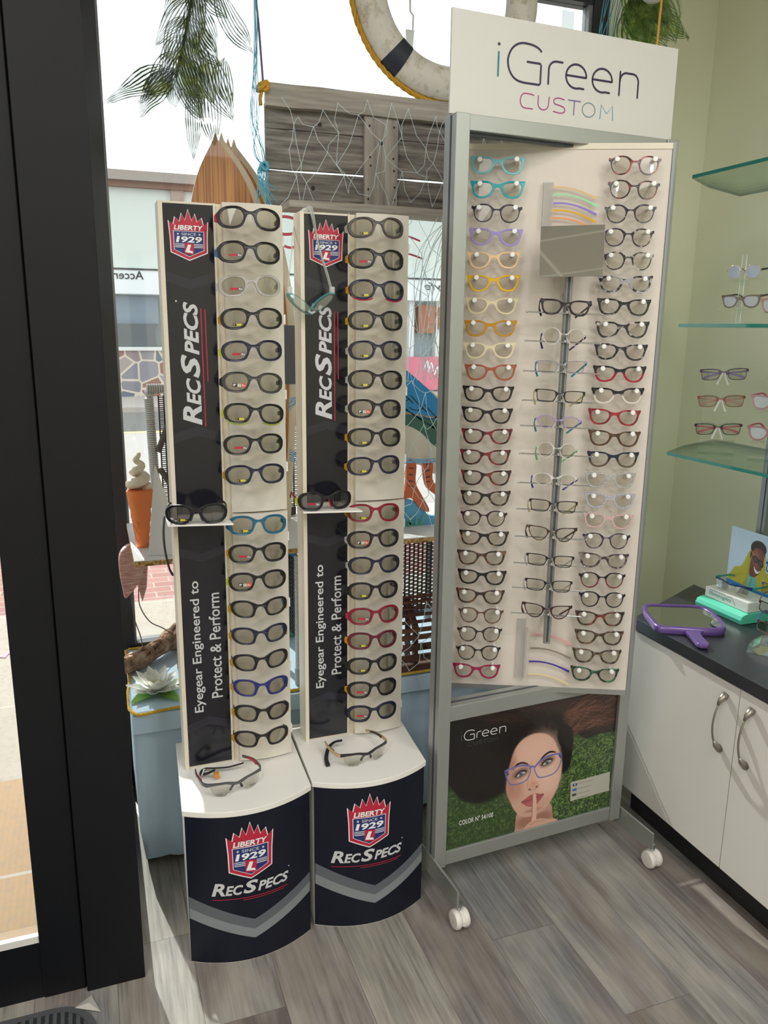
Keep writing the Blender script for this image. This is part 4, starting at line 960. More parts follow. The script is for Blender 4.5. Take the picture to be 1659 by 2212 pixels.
# ------------------------------------------------------------------ printed pictures: a small painter on a fine grid
class Paint:
    def __init__(s, x0, x1, y0, y1, nx, ny, c):
        s.x = np.linspace(x0, x1, nx); s.y = np.linspace(y0, y1, ny); s.X, s.Y = np.meshgrid(s.x, s.y)
        s.c = np.zeros((ny, nx, 3)); s.c[:] = s.rgb(c); s.rs = np.random.RandomState(3); s.px = (x1-x0)/nx
    def rgb(s, c): return np.array([int(c[i:i+2], 16)/255 for i in (0, 2, 4)])
    def blend(s, m, c):
        c = s.rgb(c) if isinstance(c, str) else c
        s.c = s.c*(1-m[..., None])+c*m[..., None]
    def blur(s, m, r):
        k = max(1, int(r/s.px))
        if k <= 1: return m
        w_ = np.hanning(2*k+3)[1:-1]; w_ /= w_.sum()
        m = np.apply_along_axis(lambda v: np.convolve(np.pad(v, k, mode='edge'), w_, 'valid')[:len(v)], 1, m)
        return np.apply_along_axis(lambda v: np.convolve(np.pad(v, k, mode='edge'), w_, 'valid')[:len(v)], 0, m)
    def mask(s, P, smooth=True):
        P = smooth_loop(P, 5) if smooth else P
        m = np.zeros(s.X.shape, bool); n = len(P)
        for i in range(n):
            (xa, ya), (xb, yb) = P[i], P[(i+1) % n]
            if ya == yb: continue
            cr = ((ya > s.Y) != (yb > s.Y)) & (s.X < (xb-xa)*(s.Y-ya)/(yb-ya)+xa); m ^= cr
        return m.astype(float)
    def poly(s, P, c, soft=0, a=1, smooth=True): s.blend(s.blur(s.mask(P, smooth), soft)*a, c)
    def ell(s, cx, cy, rx, ry, c, soft=.15, a=1, rot=0):
        t = math.radians(rot); dx = s.X-cx; dy = s.Y-cy; u = (dx*math.cos(t)+dy*math.sin(t))/rx; v = (-dx*math.sin(t)+dy*math.cos(t))/ry
        s.blend(np.clip((1-np.sqrt(u*u+v*v))/soft+.5, 0, 1)*a, c)
    def stroke(s, P, w, c, a=1, sm=True):
        P = smooth_line(P, 5) if sm and len(P) > 2 else P
        n = len(P); ws = np.interp(np.linspace(0, 1, n), np.linspace(0, 1, len(w)), w) if isinstance(w, (list, tuple)) else [w]*n
        x_min, x_max = min(p[0] for p in P)-8, max(p[0] for p in P)+8; y_min, y_max = min(p[1] for p in P)-8, max(p[1] for p in P)+8
        i0, i1 = np.searchsorted(s.x, [x_min, x_max]); j0, j1 = np.searchsorted(s.y, [y_min, y_max])
        if i1 <= i0 or j1 <= j0: return
        X = s.X[j0:j1, i0:i1]; Y = s.Y[j0:j1, i0:i1]; m = np.zeros(X.shape)
        for k in range(n-1):
            a0 = np.array(P[k]); b0 = np.array(P[k+1]); d = b0-a0; L = max(d@d, 1e-9)
            t = np.clip(((X-a0[0])*d[0]+(Y-a0[1])*d[1])/L, 0, 1); dist = np.hypot(X-a0[0]-t*d[0], Y-a0[1]-t*d[1])
            m = np.maximum(m, np.clip((ws[k]/2-dist)/s.px+.5, 0, 1))
        m = m*a; c = s.rgb(c) if isinstance(c, str) else c
        s.c[j0:j1, i0:i1] = s.c[j0:j1, i0:i1]*(1-m[..., None])+c*m[..., None]
    def build(s, name, fn, parent, rough=.3, coat=.3):
        ny, nx = s.X.shape
        vs = [fn(x, y) for y in s.y for x in s.x]
        fs = [(j*nx+i, j*nx+i+1, j*nx+nx+i+1, j*nx+nx+i) for j in range(ny-1) for i in range(nx-1)]
        me = bpy.data.meshes.new(name); inv = wmat(parent).inverted()
        A_ = np.array(vs); M_ = np.array(inv); A_ = A_ @ M_[:3, :3].T+M_[:3, 3]
        me.from_pydata(A_.tolist(), [], fs)
        at = me.color_attributes.new('print', 'FLOAT_COLOR', 'POINT')
        c = np.clip(s.c.reshape(-1, 3), 0, 1); c = np.where(c <= .04045, c/12.92, ((c+.055)/1.055)**2.4)
        at.data.foreach_set('color', np.hstack([c, np.ones((len(c), 1))]).ravel().astype(np.float32))
        q = NT(name+' print'); q.base(q.n('ShaderNodeAttribute', attribute_name='print').outputs[0], rough, Coat_Weight=coat)
        me.materials.append(q.m); o = bpy.data.objects.new(name, me); COL.objects.link(o); o.parent = parent; return o

pn = sbox(MB(), -.008, .537, .010, .020, .128, .510).build('poster_panel', mat('poster backing', '23262a', .5), ST)
p = Paint(-6, 536, 128, 510, 500, 352, '2d4423')
rs = p.rs
for _ in range(6500):   # blades of grass
    x, y = rs.uniform(-6, 536), rs.uniform(128, 400)
    if 190 < x < 345 and y > 200: continue
    a = rs.uniform(0, 6.28); L = rs.uniform(4, 11); g = rs.uniform(0, 1)
    c = np.array([.14, .23, .10])*(1-g)+np.array([.62, .74, .42])*g
    if x < 260: c = c*.72
    p.stroke([(x, y), (x+L*math.cos(a), y+L*math.sin(a))], 1.5, c, .85, False)
p.poly([(-20, 530), (560, 530), (560, 385), (480, 376), (430, 370), (390, 395), (385, 300), (360, 280), (330, 250), (200, 240), (165, 262), (88, 253), (39, 270), (0, 320), (-20, 330)], '14110f', 8)
p.poly([(60, 520), (560, 530), (545, 398), (480, 382), (430, 395), (395, 410), (370, 440), (300, 480), (200, 480)], '33201a', 14)
p.poly([(30, 460), (120, 500), (220, 500), (300, 470), (372, 440), (388, 380), (384, 320), (368, 285), (340, 300), (180, 300), (160, 258), (80, 250), (20, 320)], '15110f', 12)
for k in range(520):  # spread strands of hair
    if k < 380:
        t = rs.uniform(0, 1); x0, y0 = 372+rs.uniform(-25, 10), 420+rs.uniform(-50, 45); x1, y1 = 420+t*125, 505-rs.uniform(0, 110)
        P = [(x0, y0), ((x0+x1)/2+rs.uniform(-18, 18), (y0+y1)/2+rs.uniform(-18, 30)), (x1, y1)]; c = [(.44,.28,.21),(.28,.18,.14),(.56,.38,.29),(.16,.1,.09)][rs.randint(4)]
    else:
        x0, y0 = rs.uniform(180, 330), rs.uniform(440, 480); x1 = x0-rs.uniform(-40, 150); P = [(x0, y0), ((x0+x1)/2, y0+rs.uniform(10, 30)), (x1, y0+rs.uniform(5, 40))]; c = [(.24,.15,.12),(.16,.11,.1),(.12,.09,.08)][rs.randint(3)]
    p.stroke(P, [.6, 2.2, .8], np.array(c), .6)
p.poly([(212, 128), (213, 150), (214, 178), (230, 200), (320, 200), (333, 180), (336, 155), (341, 135), (342, 128)], 'bb8f7c', 1.5, 1, False)       # neck
p.ell(275, 150, 60, 22, '8a5a48', .5, .6)
face = [(205, 395), (230, 414), (262, 420), (297, 412), (324, 390), (340, 360), (354, 330), (359, 295), (355, 262), (345, 228), (331, 200), (312, 180), (285, 168), (255, 165), (228, 174), (205, 200), (190, 232), (178, 262), (178, 300), (185, 340), (193, 370)]
p.poly(face, 'cda18f', 2.5)
p.ell(285, 330, 70, 85, 'e0b6a4', .9, .85); p.ell(320, 260, 34, 40, 'e6bfae', .8, .7); p.ell(205, 262, 26, 34, 'b5826f', .9, .7); p.ell(262, 372, 60, 36, 'e0b6a4', .9, .6); p.ell(190, 320, 16, 60, 'a0705f', .9, .6)
p.ell(272, 185, 40, 18, 'cb9e8c', .8, .8)
for k in range(160):   # hairline
    t = rs.uniform(0, 1); x = 192+t*160; y = 395+62*math.sin(t*PI*.95)*.55+rs.uniform(-2, 12); p.stroke([(x, y), (x+rs.uniform(-10, 6), y+rs.uniform(8, 20))], 1.2, '1d1613', .8)
p.poly([(170, 300), (184, 345), (195, 385), (215, 415), (180, 420), (150, 330), (160, 270)], '15110f', 4)
p.poly([(336, 395), (352, 355), (360, 310), (362, 275), (385, 300), (388, 400), (350, 430)], '15110f', 4)
for cx, cy, tx in ((222, 306, 12), (306, 323, 12)):   # eyes
    p.ell(cx, cy+3, 24, 15, '5b3a32', .7, .75, tx); p.poly([(cx-18, cy-6), (cx-6, cy+6), (cx+8, cy+8), (cx+19, cy+3), (cx+8, cy-5), (cx-5, cy-8)], '241816', .8)
    p.poly([(cx-13, cy-5), (cx-4, cy+3), (cx+7, cy+5), (cx+15, cy+2), (cx+6, cy-4), (cx-4, cy-6)], 'c9c0bc', .5); p.ell(cx+1, cy, 6.4, 6.4, '57656e', .2); p.ell(cx+1, cy, 2.8, 2.8, '15181a', .3); p.ell(cx+3, cy+2.5, 1.3, 1.3, 'f2f2f2', .5)
    p.stroke([(cx-19, cy-5), (cx-6, cy+7), (cx+8, cy+9), (cx+21, cy+6)], [1.5, 3.4, 3, 1], '17100f')
p.stroke([(196, 325), (208, 337), (226, 339), (244, 331)], [2, 6, 5.5, 2], '241714'); p.stroke([(282, 333), (298, 347), (316, 353), (334, 348)], [3, 6, 6, 2], '241714')
p.ell(258, 300, 7, 34, 'd0a08a', .9, .6, 4); p.stroke([(244, 322), (247, 290), (246, 264)], 5, 'a06c58', .35); p.ell(266, 264, 13, 9, 'cb967f', .8, .8)
p.ell(254, 251, 4.2, 2.2, '5a2f28', .5, .9, 20); p.ell(277, 254, 4.2, 2.2, '5a2f28', .5, .9, 20); p.stroke([(247, 257), (254, 248), (266, 247), (278, 251), (285, 259)], 1.6, '8f5a4a', .7)
p.poly([(228, 217), (245, 226), (260, 233), (268, 230), (278, 233), (290, 228), (303, 226), (296, 214), (280, 199), (264, 195), (248, 200), (238, 208)], 'a85a5a', 1.2); p.stroke([(230, 217), (250, 217), (268, 218), (286, 221), (302, 225)], 1.8, '6b2a2e'); p.ell(266, 205, 18, 4, 'c87474', .8, .6, 8)
p.ell(268, 182, 26, 5, '8a5a48', .9, .4)
p.stroke([(270, 130), (274, 160), (273, 195), (271, 228)], [20, 17, 15, 12], 'a06a56'); p.stroke([(271, 130), (275, 160), (274, 195), (272, 228)], [16, 14.5, 12.5, 9.5], 'dbb09e'); p.ell(272, 227, 4, 6, 'e0b8a4', .4); p.stroke([(268, 178), (279, 177)], .9, 'a8745f', .7)
p.poly([(236, 120), (243, 132), (262, 146), (290, 150), (325, 141), (350, 134), (350, 120)], 'cfa18e', 1.5); p.stroke([(262, 137), (285, 143), (310, 140)], 1.2, '8a5a48', .7); p.stroke([(296, 136), (300, 148)], 1.6, 'c9b890')
FRM = '6f6ea6'
for P in ([(172, 325), (200, 330), (228, 330), (252, 323), (252, 303), (246, 288), (234, 279), (210, 277), (190, 282), (181, 296)], [(266, 314), (280, 330), (310, 340), (340, 342), (353, 336), (353, 315), (346, 296), (330, 282), (304, 279), (284, 281), (274, 292)]):
    L_ = smooth_loop(P, 4); m_ = p.mask(P); p.blend(m_*.10, 'd8d8e6')
    p.stroke(L_+[L_[0]], 3.6, FRM, .95, False)
p.stroke([(250, 317), (258, 321), (268, 317)], 5, FRM); p.stroke([(172, 326), (200, 331), (228, 331), (250, 324)], 5.5, FRM); p.stroke([(270, 320), (285, 333), (312, 342), (352, 341)], 5.5, FRM)
p.stroke([(174, 322), (181, 314)], 6, '4d4c86'); p.stroke([(347, 336), (353, 328)], 6, '4d4c86')
p.poly([(393, 240), (531, 243), (533, 181), (396, 179)], 'b5b3a6', .6, 1, False)
for k, y in enumerate((233, 217, 201, 187)):
    if k < 3: p.stroke([(404, y-4), (412, y-4)], 8, ['2f3f6b', '3f6ba8', '4a4a4a'][k])
    p.stroke([(419, y-3), (470-k*4, y-3)], 2.4, '8d8b82', .8); 
p.build('poster_print', lambda x, y: tuple(S0+U0*x*.001+D0*.0096+Vector((0, 0, y*.001))), pn)
def onpost(u, v, l): return tuple(S0+U0*u*.001+D0*(.0094-l)+Vector((0, 0, v*.001)))
d = Decal(); PW = mat('poster white lettering', 'dcdcdc', .5); PG = mat('poster grey lettering', '4e5050', .5)
igreen(d, 31, 446, .352, 2.0, (PG, PW, PG), (PG,)*6, 1.1)
d.text('COLOR N° 54/100', 33, 195, 139, 210, PW, 1, .01); d.text('f', 406, 226, 410, 233, WHT, 1, .03)
d.build('poster_lettering', onpost, pn, lift=.0)

# ------------------------------------------------------------------ window display: covered platform
BLUEC = NT('pale blue cloth'); n_ = BLUEC.noise(BLUEC.pos(), 3, 3); BLUEC.base(BLUEC.mix(n_, 'b2cfe6', 'c6dcec'), .8); BLUEC.bump(n_, .35, .02); BLUEC = BLUEC.m
t = empty('covered_platform', (.85, 2.28, 0)); tag(t, 'low window platform draped in pale blue cloth with yellow rope edging', 'platform')
MB().vprism([(.048, 2.057), (.2, 2.064), (1.40, 2.066), (1.60, 2.14), (1.60, 2.52), (.052, 2.52)], .474, .486).build('platform_top', BLUEC, t, bevel=.004)
vs = []; fs = []; N = 60
for i in range(N+1):
    x = .05+(1.5)*i/N
    for j, z in enumerate((.02, .12, .25, .38, .430)):
        r_ = .006*math.sin(i*.9)+.004*math.sin(i*2.3+1); vs.append((x+(.012 if j == 0 and i == 0 else 0), 2.072+r_*(1-z/.5)+(.008 if j == 0 else 0), z))
for i in range(N):
    for j in range(4): fs.append((i*5+j, i*5+5+j, i*5+6+j, i*5+j+1))
for k in range(5):
    z = (.02, .12, .25, .38, .430)[k]; vs.append((.052, 2.5, z))
b0 = (N+1)*5
for j in range(4): fs.append((j, j+1, b0+j+1, b0+j))
MB().add(vs, fs).build('skirt', BLUEC, t, smooth=True)
MB().prism([(.046, 2.050, .425), (.046, 2.050, .477), (1.56, 2.056, .477), (1.56, 2.056, .425)], (0, .012, 0)).prism([(.046, 2.05, .425), (.046, 2.05, .477), (.05, 2.5, .477), (.05, 2.5, .425)], (.006, 0, 0)).build('valance', BLUEC, t, bevel=.003)
ROPE = mat('yellow rope', 'd3ac3c', .8)
def rope(b, P, r, turns=180):
    """three twisted strands"""
    Q = smooth_line(P, 8); 
    L = [0]
    for a_, b_ in zip(Q, Q[1:]): L.append(L[-1]+(Vector(b_)-Vector(a_)).length)
    n = max(20, int(L[-1]/(r*1.3)))
    if n > 1100: n = 1100
    S_ = np.linspace(0, L[-1], n); C_ = [np.array([np.interp(s_, L, [q[k] for q in Q]) for k in range(3)]) for s_ in S_]
    for st in range(3):
        pts = []
        for i, c_ in enumerate(C_):
            t_ = Vector(C_[min(i+1, n-1)]-C_[max(i-1, 0)]).normalized(); a_ = t_.cross(Vector((.3, .2, 1))).normalized(); b2 = t_.cross(a_)
            an = S_[i]/(r*9)*2*PI+st*2*PI/3; pts.append(Vector(c_)+(a_*math.cos(an)+b2*math.sin(an))*r*.5)
        b.tube(pts, r*.55, 5)
    return b
b = MB(); rope(b, [(.052, 2.5, .488), (.052, 2.3, .488), (.05, 2.058, .488), (.2, 2.054, .488), (.8, 2.054, .488), (1.5, 2.058, .488)], .0045); rope(b, [(.06, 2.505, .489), (.35, 2.505, .489), (.7, 2.505, .489)], .0045)
b.build('rope_edging', ROPE, t, smooth=True)

# driftwood and flamingo
dw = NT('driftwood'); n_ = dw.noise(dw.scale(dw.coord(), (1, 1, 1)), 28, 5, .6); dw.base(dw.ramp(n_, [(.35, '6e5444'), (.5, 'a07e66'), (.68, 'ccb094')]), .85); dw.bump(n_, .9, .01); dw = dw.m
b = MB(); rs = random.Random(5)
spine = smooth_line([(.035, 2.315, .512), (.09, 2.36, .515), (.15, 2.41, .52), (.19, 2.46, .527), (.225, 2.48, .53)], 8)
for st in range(7):
    a0 = st*2*PI/7; pts = []; rr = []
    for i, c_ in enumerate(spine):
        u = i/(len(spine)-1); R_ = .014+.012*u+.004*math.sin(u*9); an = a0+u*3.2
        pts.append((c_[0]+math.cos(an)*R_*.6, c_[1]-math.cos(an)*R_*.6, c_[2]+math.sin(an)*R_)); rr.append(.009+.006*u+.003*math.sin(u*14+st))
    b.tube(pts, rr, 7)
for k in range(7):
    u = k/6; c_ = spine[int(u*(len(spine)-1))]; L_ = [(c_[0]+.018*math.cos(a)*(1+u*.4), c_[1]-.012+.008*math.sin(a), c_[2]+.016*math.sin(a)+.01) for a in np.linspace(0, 2*PI, 12)[:-1]]
    b.tube(L_, .007, 6, closed=True)
for k in range(9):
    a = rs.uniform(-1, 2.2); c_ = (.225, 2.475, .528); P = [c_, (c_[0]+.03*math.cos(a), c_[1]+.02*math.sin(a), c_[2]+.022+rs.uniform(0, .01)), (c_[0]+.052*math.cos(a), c_[1]+.03*math.sin(a)-.01, c_[2]+rs.uniform(-.02, .02))]
    b.tube(smooth_line(P, 4), [.016, .014, .012, .011, .010, .009, .008, .006, .004][:9], 6)
fm_ = empty('flamingo_ornament', (.14, 2.4, .487)); tag(fm_, 'pink painted bird ornament with wire legs standing on twisted driftwood', 'ornament')
b.build('driftwood_base', dw, fm_, smooth=True)
PK = NT('pink painted wood'); n_ = PK.noise(PK.scale(PK.coord(), (6, 6, 60)), 6, 4); PK.base(PK.ramp(n_, [(.35, 'c98a86'), (.55, 'e2b3ab'), (.7, 'efd4cc')]), .6); PK = PK.m
prof = smooth_loop([(.045, .80), (.048, .85), (.072, .876), (.105, .872), (.118, .845), (.112, .80), (.094, .76), (.075, .735), (.056, .72), (.050, .75)], 5)
MB().prism([(x, 2.325, z) for x, z in prof], (0, .03, 0)).build('body', PK, fm_, bevel=.006)
MB().prism([(.085, 2.36, .83), (.128, 2.36, .82), (.120, 2.36, .735), (.105, 2.36, .69), (.094, 2.36, .74)], (0, .02, 0)).build('wing', PK, fm_, bevel=.005)
MB().tube(smooth_line([(.072, 2.34, .735), (.078, 2.35, .65), (.094, 2.37, .58), (.099, 2.36, .535)], 5), .0018, 6).build('leg', mat('wire leg', '6b5a52', .5), fm_)
MB().tube(smooth_line([(.095, 2.34, .74), (.097, 2.36, .68), (.125, 2.41, .61), (.165, 2.44, .572), (.21, 2.43, .54)], 5), .0018, 6).build('leg', mat('wire leg', '6b5a52', .5), fm_)
# white water lily
fl_ = empty('lotus_flower', (.122, 2.165, .487)); tag(fl_, 'large white fabric lotus flower with green leaves on the blue platform', 'artificial flower')
PET = veil('white fabric petal', 'f2f4ee', .93, .6)
rs = random.Random(2)
def petal(L_, w_, az, el, cup, c):
    vs = []; fs = []; nu, nv = 9, 5
    for i in range(nu):
        u = i/(nu-1); wd = w_*math.sin(min(1, u*1.02)**.7*PI)**.8+.001
        e = el+cup*u
        rad = L_*u*math.cos(e*.8); hh = L_*u*math.sin(e)
        for j in range(nv):
            v = (j/(nv-1)-.5)*2; s_ = v*wd/2
            vs.append((c[0]+math.cos(az)*rad-math.sin(az)*s_, c[1]+math.sin(az)*rad+math.cos(az)*s_, c[2]+hh+abs(v)**2*wd*.22))
    for i in range(nu-1):
        for j in range(nv-1): fs.append((i*nv+j, i*nv+j+1, (i+1)*nv+j+1, (i+1)*nv+j))
    return vs, fs
fc = (.122, 2.165, .492)
for ring, (n_, L_, w_, el, cup) in enumerate(((10, .085, .042, .12, .25), (9, .072, .036, .5, .2), (8, .056, .028, .85, .15), (6, .040, .02, 1.15, .05))):
    for k in range(n_):
        vs, fs = petal(L_*rs.uniform(.9, 1.1), w_, 2*PI*k/n_+ring*.4+rs.uniform(-.1, .1), el+rs.uniform(-.08, .08), cup, fc)
        MB().add(vs, fs).build('petal', PET, fl_, smooth=True)
b = MB(); 
for k in range(24):
    a = k*2.4; r_ = .004+.0005*k; b.tube([(fc[0], fc[1], fc[2]+.005), (fc[0]+r_*math.cos(a), fc[1]+r_*math.sin(a), fc[2]+.028)], .0012, 4)
b.build('stamens', mat('pale yellow stamen', 'dcdc96', .7), fl_)
for az in (-2.5, -1.0, .6): 
    vs, fs = petal(.095, .045, az, -.02, .02, (fc[0], fc[1], .4895)); MB().add(vs, fs).build('leaf', veil('green fabric leaf', '8fbf52', .95, .6), fl_, smooth=True)
tag(MB().prism([(.192, 2.276, .488), (.192, 2.276, .535), (.196, 2.276, .53), (.196, 2.276, .545), (.200, 2.276, .54), (.200, 2.276, .556), (.206, 2.276, .556), (.206, 2.276, .488)], (0, .04, 0)).build('wooden_comb', mat('notched brown wood', '6b4632', .7)), 'small notched brown wooden piece standing on the platform behind the lotus flower', 'wooden piece')

# wicker: stool on the platform, board across it, chair back on the board
WK = mat('dark wicker', '2c2824', .6); WKL = mat('pale wicker wrap', 'c3c6c8', .5)
def weave(b, o, u, v, nu, nv, r=.0022, r2=.0028):
    """open weave over the parallelogram o,u,v: uprights and in-out strands"""
    o, u, v = map(Vector, (o, u, v)); n = u.cross(v).normalized()
    for i in range(nu+1): b.tube([o+u*i/nu, o+u*i/nu+v], r2, 4)
    for j in range(1, nv):
        b.tube([o+u*i/(2*nu)+v*j/nv+n*(.0035*math.sin(i*PI/2+j*PI)) for i in range(2*nu+1)], r, 4, flat=(.8, 1.2))
    return b
def wrapped(b, p, q_, r=.011, pitch=.0065):
    p, q_ = Vector(p), Vector(q_); n = max(2, int((q_-p).length/pitch))
    for i in range(n):
        b.lathe(p+(q_-p)*i/n, [(r*.8, 0), (r, pitch*.25), (r, pitch*.6), (r*.8, pitch*.95)], 10, (q_-p))
    return b
sl = empty('wicker_stool', (.73, 2.25, .487)); tag(sl, 'dark wicker stool with pale wrapped legs standing on the blue platform under the white board', 'stool')
for x, y in ((.514, 2.09), (1.12, 2.24), (.47, 2.36), (1.08, 2.47)):
    bb = MB(); wrapped(bb, (x, y, .535), (x, y, .875)); bb.build('leg', WKL, sl, smooth='auto')
    MB().lathe((x, y, .487), [(.0125, 0), (.013, .045), (.011, .05)], 14).build('leg_socket', mat('grey leg socket', '9aa0a4', .5), sl)
b = weave(MB(), (.57, 2.108, .625), (.53, .133, 0), (0, 0, .235), 33, 38); b.build('woven_apron', WK, sl)
b = weave(MB(), (.51, 2.12, .625), (-.04, .24, 0), (0, 0, .235), 16, 38); b.build('woven_side', WK, sl)
b = MB(); wrapped(b, (.52, 2.095, .870), (1.10, 2.238, .870), .010, .006); b.build('wrapped_rim', WK, sl, smooth='auto')
br = empty('display_board', (.55, 2.3, .886)); tag(br, 'white topped chipboard plank laid across the wicker stool', 'board')
MB().box((.078, 2.075, .886), (1.28, 2.50, .8995)).build('chipboard_core', (lambda q: (q.base(q.ramp(q.noise(q.pos(), 130, 2), [(.35, '7a5a30'), (.55, 'c29c64'), (.7, 'd9bd8a')]), .8)))(NT('chipboard')), br)
MB().box((.078, 2.075, .8996), (1.28, 2.50, .902)).build('white_face', mat('white board face', 'dfe0e0', .5), br)
ch = empty('wicker_chair', (.38, 2.38, .902)); tag(ch, 'woven wicker chair with pale wrapped frame standing on the white board', 'chair')
for x, y in ((.168, 2.44), (.62, 2.44)):
    b = MB(); wrapped(b, (x, y, .905), (x-.008, y, 1.29), .0145); wrapped(b, (x-.004, y, 1.3), (x-.004, y+.06, 1.3), .0125); b.build('wrapped_leg', WKL, ch, smooth='auto')
b = MB(); wrapped(b, (.155, 2.44, 1.315), (.63, 2.44, 1.315), .0145); b.build('wrapped_rail', WKL, ch, smooth='auto')
b = weave(MB(), (.188, 2.45, .93), (.42, 0, 0), (0, 0, .365), 28, 60); b.build('woven_panel', mat('brown wicker', '4a4038', .6), ch)
b = MB().tube([(.178, 2.432, 1.13), (.235, 2.43, 1.27)], .009, 8).tube([(.18, 2.432, 1.08), (.25, 2.43, .96)], .009, 8).tube([(.55, 2.43, 1.13), (.615, 2.43, 1.28)], .009, 8); b.build('brace', mat('wicker brace', '55504a', .6), ch, smooth='auto')
b = MB().box((.185, 2.455, .905), (.60, 2.505, .93)); b.build('seat', mat('brown wicker', '4a4038', .6), ch)
# ice cream cone ornament
ic = empty('ice_cream_cone', (.100, 2.30, .902)); tag(ic, 'orange plastic ice cream cone with cream swirl at the end of the white board', 'ice cream cone ornament')
MB().lathe((.108, 2.215, .902), [(.016, 0), (.019, .01), (.017, .014), (.024, .075), (.027, .085), (.027, .105), (.030, .112), (.034, .15), (.035, .152), (.035, .158), (.030, .16)], 28).build('cone', mat('orange plastic', 'ec8444', .45), ic, smooth='auto')
b = MB()
for s_ in (1, -1):
    for k in range(8): b.tube([(.108+math.cos(a)*r_, 2.215+math.sin(a)*r_, .918+h_) for a, r_, h_ in [(k*PI/4+s_*u*1.4, .0175+.007*u, .062*u) for u in np.linspace(0, 1, 6)]], .0013, 4)
b.build('waffle_ribs', mat('orange plastic', 'ec8444', .45), ic)
b = MB(); P = []
for i in range(46):
    u = i/45; r_ = .024*(1-u)**.8; P.append((.108+math.cos(u*19)*r_+.012*max(0, u-.8), 2.215+math.sin(u*19)*r_, 1.062+.10*u))
b.tube(P, [.017*(1-.7*i/45) for i in range(46)], 9); b.build('cream_swirl', mat('soft cream', 'e6dccb', .55), ic, smooth=True)
# white easel card
tag(MB().prism([(.116, 2.115, .9025), (.182, 2.105, .9025), (.170, 2.14, 1.05), (.146, 2.15, 1.135)], (.003, .004, 0)).prism([(.116, 2.118, .9025), (.146, 2.15, 1.135), (.140, 2.21, .9025)], (.003, .002, 0)).build('folded_card', mat('white card', 'dddfe2', .6)), 'white folded card leaning on the board next to the orange cone', 'card')
# grey and blue boards seen between the stands
tag(bx('grey_sign_back', (.51, 2.27, 1.335), (.60, 2.285, 1.50), mat('slate grey board', '5f646b', .6)), 'slate grey back of a small sign behind the eyewear stands resting on the chair', 'sign board')
t = empty('seaside_backdrop', (.545, 2.46, .487)); tag(t, 'bright blue and green painted backdrop board standing on the platform between the stands', 'backdrop')
MB().box((.535, 2.45, .56), (.60, 2.465, .80)).build('blue_part', mat('bright blue paint', '2a8fd0', .5), t)
MB().box((.535, 2.45, .487), (.60, 2.465, .56)).build('green_part', mat('sea green paint', '5fa88a', .5), t)

# surfboards
wd = NT('striped surfboard wood'); x, y, z = wd.sep(wd.coord())[:3]; s_ = wd.noise(wd.comb(wd.math('MULTIPLY', x, 160.), 0., wd.math('MULTIPLY', z, 2.)), 1.4, 3)
wd.base(wd.ramp(s_, [(.35, '8a5228'), (.5, 'b9783e'), (.68, 'd49a58')]), .4, Coat_Weight=.4); wd = wd.m
def surf(x0, x1, xt, zt, y, lab):
    L_ = smooth_line([(x0, .905), (x0-.02, 1.3), (x0+.002, 1.62), ((x0+xt)/2-.012, 1.86), (xt-.006, zt-.02)], 6); R__ = smooth_line([(xt+.006, zt-.02), ((x1+xt)/2+.014, 1.86), (x1, 1.62), (x1+.012, 1.3), (x1-.01, .905)], 6)
    P = L_+[(xt, zt)]+R__; t = empty('surfboard', ((x0+x1)/2, y, .905)); tag(t, lab, 'surfboard')
    MB().prism([(a, y, b_) for a, b_ in P], (0, .008, 0)).build('deck', wd, t)
    P2 = [((a-xt)*1.035+xt+.004, (b_-1.5)*1.003+1.5) for a, b_ in P]
    MB().prism([(a+.014, y+.0085, b_) for a, b_ in P2], (0, .022, 0)).build('rail_edge', mat('cream board edge', 'd8ccb4', .5), t)
surf(.262, .512, .363, 2.005, 2.335, 'wooden striped surfboard with pointed tip standing behind the first eyewear stand')
surf(.31, .555, .405, 2.002, 2.385, 'second wooden surfboard, mostly hidden behind the first one')

# hanging crate lid
cw = m_wood('weathered grey timber', '4b4744', '86817b', 'b3aea6', (3, 30, 34), 1.2, .85)
cw2 = m_wood('pale weathered timber', '8a857e', 'aaa59c', 'c3beb5', (2.4, 30, 34), 1.2, .85)
cw3 = m_wood('pale weathered upright', '85807a', 'a8a39a', 'c3beb5', (30, 30, 2.4), 1.2, .85)
ct = empty('hanging_crate', (.85, 2.25, 1.79)); tag(ct, 'weathered grey slatted wooden crate hanging on ropes in front of the window', 'wooden crate')
def plank(z0, z1, x0=.474, x1=1.32, y0=2.215, y1=2.23, m=cw, name='slat', sl=0.0):
    P = [(x0+(x1-x0)*i/12, z0+random.uniform(-.0015, .0015)+sl*i/12) for i in range(13)]+[(x1-(x1-x0)*i/12, z1+random.uniform(-.0015, .0015)+sl*(12-i)/12) for i in range(13)]
    MB().prism([(a, y0, b_) for a, b_ in P], (0, y1-y0, 0)).build(name, m, ct, bevel=.0015)
plank(2.0003, 2.062); plank(1.903, 1.9995); plank(1.812, 1.898)
plank(2.048, 2.103, .472, 1.33, 2.19, 2.214, cw2, 'top_board', .004)
plank(1.797, 1.815, .512, 1.33, 2.12, 2.23, cw2, 'bottom_board', -.002)
MB().prism([(.742, 2.20, 1.812), (.838, 2.20, 1.812), (.839, 2.20, 2.049), (.741, 2.20, 2.05)], (0, .0145, 0)).build('upright_batten', cw3, ct, bevel=.002)
b = MB()
for z in (1.845, 1.87, 1.95, 2.03, 1.92): 
    for x in (.755, .826): b.lathe((x+random.uniform(-.004, .004), 2.1995, z+random.uniform(-.006, .006)), [(.0028, 0), (.0028, .001)], 8, (0, -1, 0))
